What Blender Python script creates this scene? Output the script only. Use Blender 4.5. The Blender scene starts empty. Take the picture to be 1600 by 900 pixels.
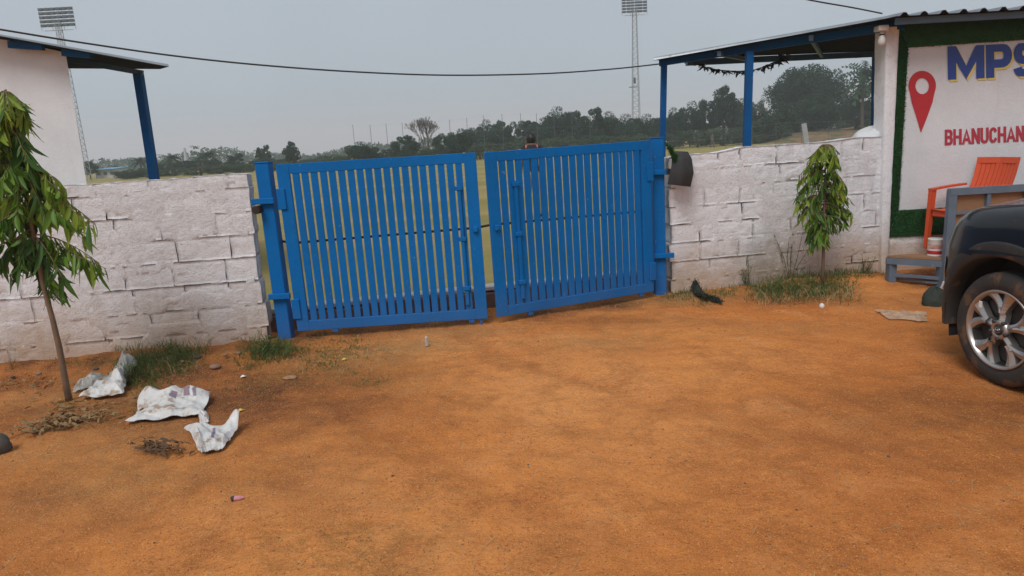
import bpy, math, random
import numpy as np
from mathutils import Vector, Matrix
random.seed(7); rng = np.random.default_rng(7)
S = bpy.context.scene
COL = S.collection
# ------------------------------------------------------------------ camera
FPX, PIT, ROL, EYE = 1075.0, math.radians(11.75), math.radians(3.1), 1.6
F_ = np.array([0, math.cos(PIT), -math.sin(PIT)])
U0 = np.array([0, math.sin(PIT), math.cos(PIT)]); R0 = np.array([1.0, 0, 0])
R_ = math.cos(ROL)*R0 - math.sin(ROL)*U0
U_ = math.sin(ROL)*R0 + math.cos(ROL)*U0
CAM = np.array([0, 0, EYE])
cd = bpy.data.cameras.new("camera"); co = bpy.data.objects.new("camera", cd); COL.objects.link(co)
cd.sensor_width = 36; cd.lens = 36*FPX/1600; cd.clip_start = 0.05; cd.clip_end = 4000
M = Matrix.Identity(4)
for i in range(3):
    M[i][0], M[i][1], M[i][2] = R_[i], U_[i], -F_[i]
M[2][3] = EYE
co.matrix_world = M
S.camera = co
# ------------------------------------------------------------------ sky, sun, exposure
SUN_EL, SUN_AZ = math.radians(52), math.radians(205)      # azimuth clockwise from +Y
w = bpy.data.worlds.new("World"); S.world = w; w.use_nodes = True
nt = w.node_tree; bg = nt.nodes["Background"]; bg.inputs[1].default_value = 0.12
sky = nt.nodes.new("ShaderNodeTexSky"); sky.sky_type = 'NISHITA'; sky.sun_disc = False
sky.sun_elevation = SUN_EL; sky.sun_rotation = SUN_AZ; sky.dust_density = 4; sky.air_density = 1.0
hs = nt.nodes.new("ShaderNodeHueSaturation"); hs.inputs['Saturation'].default_value = 0.35
mx = nt.nodes.new("ShaderNodeMix"); mx.data_type = 'RGBA'; mx.inputs[0].default_value = 0.9
nt.links.new(sky.outputs[0], hs.inputs['Color']); nt.links.new(hs.outputs[0], mx.inputs[6])
mx.inputs[7].default_value = (2.85, 3.22, 3.62, 1)         # an even deck of grey cloud
tcw = nt.nodes.new("ShaderNodeTexCoord"); cln = nt.nodes.new("ShaderNodeTexNoise"); cln.inputs['Scale'].default_value = 2.2; cln.inputs['Detail'].default_value = 4
nt.links.new(tcw.outputs['Generated'], cln.inputs['Vector'])
mr = nt.nodes.new("ShaderNodeMapRange"); mr.inputs[1].default_value = .3; mr.inputs[2].default_value = .7; mr.inputs[3].default_value = .95; mr.inputs[4].default_value = 1.05
nt.links.new(cln.outputs['Fac'], mr.inputs[0])
vm = nt.nodes.new("ShaderNodeVectorMath"); vm.operation = 'SCALE'; nt.links.new(mx.outputs[2], vm.inputs[0]); nt.links.new(mr.outputs[0], vm.inputs['Scale'])
nt.links.new(vm.outputs[0], bg.inputs[0])
sl = bpy.data.lights.new("sun", 'SUN'); sl.energy = 1.5; sl.angle = math.radians(28); sl.color = (1, .97, .93)
so = bpy.data.objects.new("sun", sl); COL.objects.link(so)
sd = Vector((math.sin(SUN_AZ)*math.cos(SUN_EL), math.cos(SUN_AZ)*math.cos(SUN_EL), math.sin(SUN_EL)))
so.rotation_euler = sd.to_track_quat('Z', 'Y').to_euler(); so.location = (-4, -6, 20)
S.view_settings.view_transform = 'Standard'; S.view_settings.look = 'None'
S.view_settings.gamma = 1; S.view_settings.use_curve_mapping = False; S.view_settings.exposure = 0.38
S.render.engine = 'CYCLES'; S.cycles.use_denoising = True
S.cycles.max_bounces = 8; S.cycles.volume_bounces = 2; S.cycles.transparent_max_bounces = 12
# ------------------------------------------------------------------ helpers
def ray(x, y): return F_*FPX + R_*(x-800) + U_*(450-y)
def gz(x, y, z=0.0):                                       # a sight line met with a level plane
    d = ray(x, y); return CAM + d*((z-EYE)/d[2])
def gy(x, y, Y):                                           # a sight line met at a distance
    d = ray(x, y); return CAM + d*(Y/d[1])
def hsh(ix, iy, s):
    n = (ix*374761393 + iy*668265263 + s*144665) & 0xffffffff
    n = ((n ^ (n >> 13))*1274126177) & 0xffffffff
    return ((n ^ (n >> 16)) & 0xffff)/65535.0
def vnoise(x, y, s=0):
    x = np.asarray(x, float); y = np.asarray(y, float)
    ix = np.floor(x).astype(np.int64); iy = np.floor(y).astype(np.int64)
    fx = x-ix; fy = y-iy; fx = fx*fx*(3-2*fx); fy = fy*fy*(3-2*fy)
    a = hsh(ix, iy, s); b = hsh(ix+1, iy, s); c = hsh(ix, iy+1, s); d = hsh(ix+1, iy+1, s)
    return (a*(1-fx)+b*fx)*(1-fy)+(c*(1-fx)+d*fx)*fy - 0.5
def fbm(x, y, o=4, s=0):
    t = 0; a = 1
    for k in range(o): t = t + a*vnoise(x*2**k+17*k, y*2**k+31*k, s+k); a *= .5
    return t
WL = [(-9.0, 4.92), (-4.36, 5.61), (-2.11, 5.95), (1.62, 6.94), (4.16, 7.46), (9, 7.5)]
def wall_y(x): return np.interp(x, [p[0] for p in WL], [p[1] for p in WL])
def smooth(a, b, v):
    t = np.clip((v-a)/(b-a), 0, 1); return t*t*(3-2*t)
def hz(x, y):                                              # height of the dirt yard
    x = np.asarray(x, float); y = np.asarray(y, float)
    d = wall_y(x)-y
    near = smooth(-0.1, .25, d)*smooth(-2, 0.5, y)*smooth(14, 9, np.abs(x))
    xr = x*.93+y*.36; yr = -x*.36+y*.93
    h = .022*fbm(x*.9, y*.9, 2, 3) + 0.007*fbm(xr*1.8, yr*3.2, 3, 9) + .008*fbm(x*7, y*7, 3, 21)
    h = h + .012*fbm(x*15, y*15, 3, 40) + .03*np.maximum(0, fbm(x*9, y*11, 3, 44)-.34)
    th = np.arctan2(y-9, x-6); rr_ = np.hypot(x-6, y-9)      # wheel ruts of turning cars
    for r0 in (7.2, 8.55, 9.1, 10.4):
        h = h - .012*np.exp(-((rr_-r0-.25*vnoise(th*3, r0, 80))/.10)**2)*(1+.8*vnoise(th*40, rr_*6, 81))*smooth(-.2, .2, vnoise(th*2.2, r0*3, 82)+.15)
    gate = smooth(-2.4, -1.9, x)*smooth(1.9, 1.4, x)
    h = h + .075*smooth(.75, .08, d)*(1-gate)*(.7+.9*fbm(x*2.2, y*2.2, 3, 60))
    h = h + .035*smooth(.5, .1, d)*gate*(.2+fbm(x*3, y*3, 3, 61))
    mound = np.exp(-(((x+2.35)/.7)**2+((y-5.35)/.35)**2)); h = h+.05*mound*(1+.8*fbm(x*5, y*5, 2, 70))
    return h*near
def H(x, y): return float(hz(x, y))
def G(px, py, dz=0.0):                                     # a point on the yard under a sight line
    p = gz(px, py, 0)
    for _ in range(3): p = gz(px, py, H(p[0], p[1])+dz)
    return p

class MB:
    def __init__(s): s.v = []; s.f = []; s.m = []; s.mi = 0
    def add(s, vs, fs):
        n = len(s.v); s.v += [tuple(map(float, p)) for p in vs]
        s.f += [tuple(i+n for i in q) for q in fs]; s.m += [s.mi]*len(fs); return s
    def box8(s, c):
        return s.add(c, [(0, 3, 2, 1), (4, 5, 6, 7), (0, 1, 5, 4), (1, 2, 6, 5), (2, 3, 7, 6), (3, 0, 4, 7)])
    def box(s, x0, x1, y0, y1, z0, z1):
        return s.box8([(x0, y0, z0), (x1, y0, z0), (x1, y1, z0), (x0, y1, z0), (x0, y0, z1), (x1, y0, z1), (x1, y1, z1), (x0, y1, z1)])
    def bevbox(s, x0, x1, y0, y1, z0, z1, b=.005):
        import itertools
        X = (x0, x1); Y = (y0, y1); Z = (z0, z1); vs = []; idx = {}
        for i, j, k in itertools.product((0, 1), repeat=3):
            sx, sy, sz = (b if i == 0 else -b), (b if j == 0 else -b), (b if k == 0 else -b)
            for a in range(3):
                p = [X[i]+sx, Y[j]+sy, Z[k]+sz]; p[a] = (X, Y, Z)[a][(i, j, k)[a]]
                idx[(i, j, k, a)] = len(vs); vs.append(p)
        fs = []
        cyc = [(0, 0), (1, 0), (1, 1), (0, 1)]
        for a in range(3):
            for e in (0, 1):
                q = []
                for u, v in cyc:
                    t = [0, 0, 0]; t[a] = e; t[(a+1) % 3] = u; t[(a+2) % 3] = v; q.append(idx[(*t, a)])
                fs.append(tuple(q if e else q[::-1]))
            b1, c1 = (a+1) % 3, (a+2) % 3
            for u in (0, 1):
                for v in (0, 1):
                    t0 = [0, 0, 0]; t0[b1] = u; t0[c1] = v; t1 = list(t0); t1[a] = 1
                    fs.append((idx[(*t0, b1)], idx[(*t1, b1)], idx[(*t1, c1)], idx[(*t0, c1)]))
        for i, j, k in itertools.product((0, 1), repeat=3): fs.append(tuple(idx[(i, j, k, a)] for a in range(3)))
        return s.add(vs, fs)
    def bar(s, a, b, w, h, up=(0, 0, 1)):                  # square tube from a to b
        a = np.array(a, float); b = np.array(b, float); d = b-a; d = d/np.linalg.norm(d)
        u = np.array(up, float); sx = np.cross(d, u)
        if np.linalg.norm(sx) < 1e-6: sx = np.cross(d, (0, 1, 0))
        sx = sx/np.linalg.norm(sx); uz = np.cross(sx, d); sx = sx*w/2; uz = uz*h/2
        return s.box8([a-sx-uz, a+sx-uz, b+sx-uz, b-sx-uz, a-sx+uz, a+sx+uz, b+sx+uz, b-sx+uz])
    def tube(s, pts, r, n=8, cap=True):
        pts = [np.array(p, float) for p in pts]; rr = r if hasattr(r, '__len__') else [r]*len(pts)
        vs = []; fs = []; ref = None
        for i, p in enumerate(pts):
            d = pts[min(i+1, len(pts)-1)]-pts[max(i-1, 0)]; d = d/(np.linalg.norm(d)+1e-9)
            if ref is None: ref = np.array((0, 0, 1.)) if abs(d[2]) < .9 else np.array((1., 0, 0))
            a = np.cross(d, ref); a = a/(np.linalg.norm(a)+1e-9); ref = np.cross(a, d); b = ref
            for k in range(n):
                t = 2*math.pi*k/n; vs.append(p+(a*math.cos(t)+b*math.sin(t))*rr[i])
        for i in range(len(pts)-1):
            for k in range(n):
                fs.append((i*n+k, i*n+(k+1) % n, (i+1)*n+(k+1) % n, (i+1)*n+k))
        if cap: fs += [tuple(range(n))[::-1], tuple(range((len(pts)-1)*n, len(pts)*n))]
        return s.add(vs, fs)
    def grid(s, P):                                        # P: (n,m,3)
        n, m = P.shape[:2]
        return s.add(P.reshape(-1, 3), [(i*m+j, (i+1)*m+j, (i+1)*m+j+1, i*m+j+1) for i in range(n-1) for j in range(m-1)])
    def lathe(s, prof, n=24, axis='z', c=(0, 0, 0)):
        vs = []; fs = []
        for r, z in prof:
            for k in range(n):
                t = 2*math.pi*k/n; p = (r*math.cos(t), r*math.sin(t), z)
                if axis == 'y': p = (p[0], p[2], p[1])
                if axis == 'x': p = (p[2], p[0], p[1])
                vs.append((p[0]+c[0], p[1]+c[1], p[2]+c[2]))
        for i in range(len(prof)-1):
            for k in range(n): fs.append((i*n+k, i*n+(k+1) % n, (i+1)*n+(k+1) % n, (i+1)*n+k))
        return s.add(vs, fs)
    def prism(s, poly, f0, f1):                            # poly of (u,v); f0/f1 map to the two faces
        n = len(poly)
        return s.add([f0(*p) for p in poly]+[f1(*p) for p in poly],
                     [tuple(range(n))[::-1], tuple(range(n, 2*n))]+[(i, (i+1) % n, n+(i+1) % n, n+i) for i in range(n)])
    def sphere(s, c, r, nu=10, nv=7):
        r = r if hasattr(r, '__len__') else (r, r, r)
        vs = []; fs = []
        for i in range(nv+1):
            t = math.pi*i/nv
            for k in range(nu):
                p = 2*math.pi*k/nu; vs.append((c[0]+r[0]*math.sin(t)*math.cos(p), c[1]+r[1]*math.sin(t)*math.sin(p), c[2]+r[2]*math.cos(t)))
        for i in range(nv):
            for k in range(nu): fs.append((i*nu+k, (i+1)*nu+k, (i+1)*nu+(k+1) % nu, i*nu+(k+1) % nu))
        return s.add(vs, fs)
    def xf(s, fn): s.v = [tuple(fn(np.array(p))) for p in s.v]; return s

def org(o):
    t = Vector((0, 0, 0))
    while o is not None: t = t+o.location; o = o.parent
    return np.array(t)
def mesh_of(name, mb, mats, smooth=False, off=(0, 0, 0)):
    me = bpy.data.meshes.new(name)
    v = np.array(mb.v)-np.array(off)
    me.from_pydata(v.tolist(), [], mb.f); me.update()
    for m in (mats if isinstance(mats, (list, tuple)) else [mats]): me.materials.append(m)
    if any(mb.m): me.polygons.foreach_set('material_index', mb.m)
    if smooth: me.polygons.foreach_set('use_smooth', [True]*len(me.polygons))
    return me
def obj(name, mb, mats, parent=None, smooth=False, kind=None, label=None, loc=None):
    """one mesh object; vertices come in world space and are kept relative to parent (or to loc)"""
    o0 = org(parent) if parent is not None else np.zeros(3)
    l = np.array(loc, float) if loc is not None else o0
    o = bpy.data.objects.new(name, mesh_of(name, mb, mats, smooth, l)); COL.objects.link(o)
    o.location = l-o0
    if parent is not None: o.parent = parent
    if kind: o['kind'] = kind
    if label: o['label'] = label
    return o
def tag(o, label, cat, group=None, kind=None):
    o['label'] = label; o['category'] = cat
    if group: o['group'] = group
    if kind: o['kind'] = kind
    return o
def thing(name, label, cat, loc=(0, 0, 0), group=None):
    o = bpy.data.objects.new(name, None); COL.objects.link(o); o.location = loc; o.empty_display_size = .1
    return tag(o, label, cat, group)
def dup(root, loc, rz=0, sc=(1, 1, 1), label=None):
    r = root.copy(); COL.objects.link(r); r.location = loc; r.rotation_euler = (0, 0, rz); r.scale = sc
    if label: r['label'] = label
    for ch in list(root.children):
        c = ch.copy(); COL.objects.link(c); c.parent = r
        for g in list(ch.children):
            d = g.copy(); COL.objects.link(d); d.parent = c
    return r
def place_inst(name, me, parent, Mw, label=None):
    o = bpy.data.objects.new(name, me); COL.objects.link(o); o.parent = parent
    t = Matrix.Translation(-Vector(org(parent))) @ Mw
    o.matrix_basis = t
    return o
# ------------------------------------------------------------------ materials
def nodes(name):
    m = bpy.data.materials.new(name); m.use_nodes = True
    t = m.node_tree; return m, t, t.nodes["Principled BSDF"]
def lk(t, a, b): t.links.new(a, b)
def noise(t, scale, detail=5, rough=.6, vec=None, dist=0):
    n = t.nodes.new("ShaderNodeTexNoise"); n.inputs['Scale'].default_value = scale; n.inputs['Detail'].default_value = detail
    n.inputs['Roughness'].default_value = rough; n.inputs['Distortion'].default_value = dist
    if vec is not None: lk(t, vec, n.inputs['Vector'])
    return n.outputs['Fac']
def ramp(t, fac, stops):
    r = t.nodes.new("ShaderNodeValToRGB"); e = r.color_ramp.elements
    while len(e) < len(stops): e.new(.5)
    for i, (p, c) in enumerate(stops):
        e[i].position = p; e[i].color = (*c, 1) if hasattr(c, '__len__') else (c, c, c, 1)
    lk(t, fac, r.inputs[0]); return r.outputs[0]
def mix(t, fac, a, b, mode='MIX'):
    n = t.nodes.new("ShaderNodeMix"); n.data_type = 'RGBA'; n.blend_type = mode
    if hasattr(fac, 'is_linked') or hasattr(fac, 'links'): lk(t, fac, n.inputs[0])
    else: n.inputs[0].default_value = fac
    for k, c in ((6, a), (7, b)):
        if hasattr(c, 'links'): lk(t, c, n.inputs[k])
        else: n.inputs[k].default_value = (*c, 1)
    return n.outputs[2]
def math_(t, op, a, b=None, clamp=False):
    n = t.nodes.new("ShaderNodeMath"); n.operation = op; n.use_clamp = clamp
    for i, c in enumerate((a, b)):
        if c is None: continue
        if hasattr(c, 'links'): lk(t, c, n.inputs[i])
        else: n.inputs[i].default_value = c
    return n.outputs[0]
def bump(t, h, st=.3, dist=.01, prev=None):
    b = t.nodes.new("ShaderNodeBump"); b.inputs['Strength'].default_value = st; b.inputs['Distance'].default_value = dist
    lk(t, h, b.inputs['Height'])
    if prev is not None: lk(t, prev, b.inputs['Normal'])
    return b.outputs[0]
def wpos(t):
    g = t.nodes.new("ShaderNodeNewGeometry"); return g.outputs['Position']
def pm(name, c1, c2=None, scale=6, rough=.6, metal=0, bs=40, bst=.15, bd=.004, spec=None, wear=None, wscale=30, wth=.60, coat=0, trans=0):
    """general procedural material: two mottled tones, optional wear spots, fine relief"""
    m, t, p = nodes(name); tc = wpos(t)
    c2 = c2 or tuple(c*.8 for c in c1)
    col = mix(t, ramp(t, noise(t, scale, 6, .65, tc), [(.3, 0.), (.7, 1.)]), c1, c2)
    if wear:
        col = mix(t, ramp(t, noise(t, wscale, 8, .7, tc), [(wth, 0.), (wth+.05, 1.)]), col, wear)
    lk(t, col, p.inputs['Base Color']); p.inputs['Metallic'].default_value = metal
    r = t.nodes.new("ShaderNodeMapRange"); lk(t, noise(t, scale*3, 4, .6, tc), r.inputs[0])
    r.inputs[3].default_value = max(0, rough-.08); r.inputs[4].default_value = min(1, rough+.08); lk(t, r.outputs[0], p.inputs['Roughness'])
    if spec is not None: p.inputs['Specular IOR Level'].default_value = spec
    if coat: p.inputs['Coat Weight'].default_value = coat; p.inputs['Coat Roughness'].default_value = .06
    if trans: p.inputs['Transmission Weight'].default_value = trans
    if bst: lk(t, bump(t, noise(t, bs, 5, .6, tc), bst, bd), p.inputs['Normal'])
    return m
def leafmat(name, c1, c2, scale=8, tl=.25, rough=.5):
    m, t, p = nodes(name); oi = t.nodes.new("ShaderNodeObjectInfo")
    f = noise(t, scale, 3, .6, wpos(t))
    f = math_(t, 'ADD', math_(t, 'MULTIPLY', f, .7), math_(t, 'MULTIPLY', oi.outputs['Random'], .35))
    col = mix(t, ramp(t, f, [(.3, 0.), (.75, 1.)]), c1, c2); lk(t, col, p.inputs['Base Color'])
    p.inputs['Roughness'].default_value = rough; p.inputs['Specular IOR Level'].default_value = .35
    out = t.nodes["Material Output"]; tr = t.nodes.new("ShaderNodeBsdfTranslucent"); lk(t, col, tr.inputs[0])
    ms = t.nodes.new("ShaderNodeMixShader"); ms.inputs[0].default_value = tl
    lk(t, p.outputs[0], ms.inputs[1]); lk(t, tr.outputs[0], ms.inputs[2]); lk(t, ms.outputs[0], out.inputs[0])
    return m

def ground_mat():
    m, t, p = nodes("red_dirt"); tc = wpos(t)
    n1 = noise(t, .55, 6, .6, tc, .4); n2 = noise(t, 3.2, 8, .68, tc, .3); n3 = noise(t, 45, 4, .7, tc); n4 = noise(t, 160, 2, .5, tc)
    mp = t.nodes.new("ShaderNodeMapping"); mp.inputs['Rotation'].default_value = (0, 0, -.36); mp.inputs['Scale'].default_value = (1.0, 3.0, 1)
    lk(t, tc, mp.inputs[0]); n5 = noise(t, 1.5, 7, .65, mp.outputs[0], .5)
    a = mix(t, ramp(t, n1, [(.38, 0.), (.62, 1.)]), (.70, .258, .066), (.60, .192, .042))
    at2 = t.nodes.new("ShaderNodeAttribute"); at2.attribute_name = "tone"
    s2 = t.nodes.new("ShaderNodeSeparateColor"); lk(t, at2.outputs['Color'], s2.inputs[0])
    a = mix(t, math_(t, 'MULTIPLY', s2.outputs[0], ramp(t, n2, [(.3, .3), (.6, .9)]), True), a, (.78, .345, .120))   # trodden pale sand
    a = mix(t, math_(t, 'MULTIPLY', s2.outputs[1], ramp(t, n2, [(.3, .4), (.6, .9)]), True), a, (.46, .138, .036))   # redder soil
    a = mix(t, ramp(t, n2, [(.46, 0.), (.66, .75)]), a, (.40, .138, .038))
    a = mix(t, ramp(t, n5, [(.52, 0.), (.66, .32)]), a, (.33, .112, .034))
    a = mix(t, ramp(t, noise(t, 2.1, 6, .65, tc, .6), [(.52, 0.), (.68, .55)]), a, (.72, .31, .11))
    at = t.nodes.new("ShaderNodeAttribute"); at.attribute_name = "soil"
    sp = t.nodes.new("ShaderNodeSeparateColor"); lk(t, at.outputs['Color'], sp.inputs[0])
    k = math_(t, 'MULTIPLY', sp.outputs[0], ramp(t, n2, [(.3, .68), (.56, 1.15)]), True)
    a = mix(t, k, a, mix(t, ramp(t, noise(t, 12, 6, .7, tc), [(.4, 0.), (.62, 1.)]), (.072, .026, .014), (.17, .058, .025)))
    k2 = math_(t, 'MULTIPLY', sp.outputs[1], ramp(t, noise(t, 22, 6, .75, tc), [(.38, 0.), (.60, .9)]), True)
    a = mix(t, k2, a, (.36, .225, .095))
    k3 = math_(t, 'MULTIPLY', sp.outputs[2], ramp(t, noise(t, 14, 7, .75, tc), [(.44, 0.), (.58, .9)]), True)
    a = mix(t, k3, a, (.085, .088, .026))
    pat = ramp(t, noise(t, 1.3, 5, .6, tc, .3), [(.40, .25), (.62, 1.)])
    a = mix(t, math_(t, 'MULTIPLY', s2.outputs[2], ramp(t, noise(t, 6, 6, .7, tc), [(.3, .1), (.6, .75)])), a, (.36, .115, .034))
    a = mix(t, math_(t, 'MULTIPLY', pat, ramp(t, noise(t, 26, 7, .75, tc), [(.49, 0.), (.66, .6)])), a, (.36, .112, .032))
    a = mix(t, math_(t, 'MULTIPLY', pat, ramp(t, n3, [(.52, .0), (.66, .6)])), a, (.28, .09, .028))
    a = mix(t, ramp(t, n4, [(.58, 0.), (.66, .62)]), a, (.77, .39, .14))
    a = mix(t, ramp(t, noise(t, 95, 3, .6, tc), [(.60, 0.), (.68, .75)]), a, (.14, .05, .022))
    a = mix(t, ramp(t, noise(t, 60, 4, .6, tc), [(.62, 0.), (.70, .5)]), a, (.78, .43, .17))
    lk(t, a, p.inputs['Base Color']); p.inputs['Roughness'].default_value = .95; p.inputs['Specular IOR Level'].default_value = .12
    b = bump(t, noise(t, 22, 9, .74, tc), .75, .022); b = bump(t, n3, .6, .007, b); b = bump(t, n4, .5, .003, b); lk(t, b, p.inputs['Normal'])
    return m
def gate_paint(name, c1, c2, dust=1.0):
    m, t, p = nodes(name); tc = wpos(t)
    a = mix(t, ramp(t, noise(t, 2.2, 5, .6, tc), [(.36, 0.), (.62, 1.)]), c1, c2)
    a = mix(t, ramp(t, noise(t, 26, 6, .7, tc), [(.52, 0.), (.70, .30)]), a, tuple(c*.62 for c in c1))
    sx = t.nodes.new("ShaderNodeSeparateXYZ"); lk(t, tc, sx.inputs[0])
    d = t.nodes.new("ShaderNodeMapRange"); lk(t, math_(t, 'ADD', sx.outputs[2], math_(t, 'MULTIPLY', noise(t, 5, 6, .7, tc), -.5)), d.inputs[0])
    d.inputs[1].default_value = -.2; d.inputs[2].default_value = .16; d.inputs[3].default_value = .10*dust; d.inputs[4].default_value = 0
    a = mix(t, d.outputs[0], a, (.27, .15, .075))             # red dust thrown up from the yard
    a = mix(t, ramp(t, noise(t, 34, 8, .72, tc), [(.655, 0.), (.69, .8)]), a, (.30, .33, .36))
    a = mix(t, ramp(t, noise(t, 21, 8, .75, tc), [(.665, 0.), (.70, .85)]), a, (.12, .055, .03))
    lk(t, a, p.inputs['Base Color']); p.inputs['Roughness'].default_value = .6; p.inputs['Specular IOR Level'].default_value = .13
    lk(t, bump(t, noise(t, 60, 5, .6, tc), .15, .002), p.inputs['Normal']); return m
def field_mat():
    m, t, p = nodes("field_grass"); tc = wpos(t)
    mp = t.nodes.new("ShaderNodeMapping"); mp.inputs['Scale'].default_value = (.35, 1, 1); lk(t, tc, mp.inputs[0])
    n1 = noise(t, .28, 6, .6, mp.outputs[0]); n2 = noise(t, 3, 7, .7, tc); n3 = noise(t, 40, 5, .7, tc)
    a = mix(t, ramp(t, n1, [(.42, 0.), (.6, 1.)]), (.245, .215, .070), (.40, .300, .135))
    a = mix(t, ramp(t, n2, [(.4, 0.), (.75, .7)]), a, (.30, .235, .085)); a = mix(t, ramp(t, n3, [(.4, 0.), (.7, .5)]), a, (.15, .14, .045))
    lk(t, a, p.inputs['Base Color']); p.inputs['Roughness'].default_value = .95; p.inputs['Specular IOR Level'].default_value = .1
    lk(t, bump(t, n3, .6, .03), p.inputs['Normal']); return m
def limewash(name, dirt=1.0, base=(.70, .645, .63)):
    m, t, p = nodes(name); tc = wpos(t)
    n1 = noise(t, 2.4, 6, .65, tc, .3); n2 = noise(t, 16, 7, .7, tc); n3 = noise(t, 70, 5, .75, tc)
    a = mix(t, ramp(t, n1, [(.35, 0.), (.7, 1.)]), base, tuple(c*.90 for c in base))
    a = mix(t, ramp(t, n2, [(.52, 0.), (.68, .42*dirt)]), a, (.54, .50, .49))
    a = mix(t, ramp(t, n3, [(.60, 0.), (.68, .75*dirt)]), a, (.24, .20, .185))
    sx = t.nodes.new("ShaderNodeSeparateXYZ"); lk(t, tc, sx.inputs[0])
    r = t.nodes.new("ShaderNodeMapRange"); lk(t, math_(t, 'ADD', sx.outputs[2], math_(t, 'MULTIPLY', noise(t, 1.8, 6, .7, tc), -.75)), r.inputs[0])
    r.inputs[1].default_value = -.32; r.inputs[2].default_value = .22; r.inputs[3].default_value = .75*dirt; r.inputs[4].default_value = 0
    a = mix(t, r.outputs[0], a, (.50, .335, .21))            # red mud splashed on the foot of the wall
    mp = t.nodes.new("ShaderNodeMapping"); mp.inputs['Scale'].default_value = (3.5, 3.5, .35); lk(t, tc, mp.inputs[0])
    a = mix(t, ramp(t, noise(t, 1.6, 6, .7, mp.outputs[0]), [(.56, 0.), (.78, .42*dirt)]), a, (.40, .345, .315))
    vd = t.nodes.new("ShaderNodeVectorMath"); vd.operation = 'DISTANCE'; lk(t, tc, vd.inputs[0]); vd.inputs[1].default_value = (2.72, 7.1, .22)
    al = t.nodes.new("ShaderNodeMapRange"); lk(t, math_(t, 'ADD', vd.outputs['Value'], math_(t, 'MULTIPLY', noise(t, 5, 7, .75, tc), .9)), al.inputs[0])
    al.inputs[1].default_value = .46; al.inputs[2].default_value = .95; al.inputs[3].default_value = .5*min(1, dirt); al.inputs[4].default_value = 0
    a = mix(t, al.outputs[0], a, (.115, .105, .065))         # algae stain behind the thin weed
    lk(t, a, p.inputs['Base Color']); p.inputs['Roughness'].default_value = .93; p.inputs['Specular IOR Level'].default_value = .15
    b = bump(t, noise(t, 38, 8, .75, tc), .8*min(1, dirt+.1), .016); b = bump(t, n3, .8*min(1, dirt+.1), .009, b); lk(t, b, p.inputs['Normal']); return m

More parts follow.
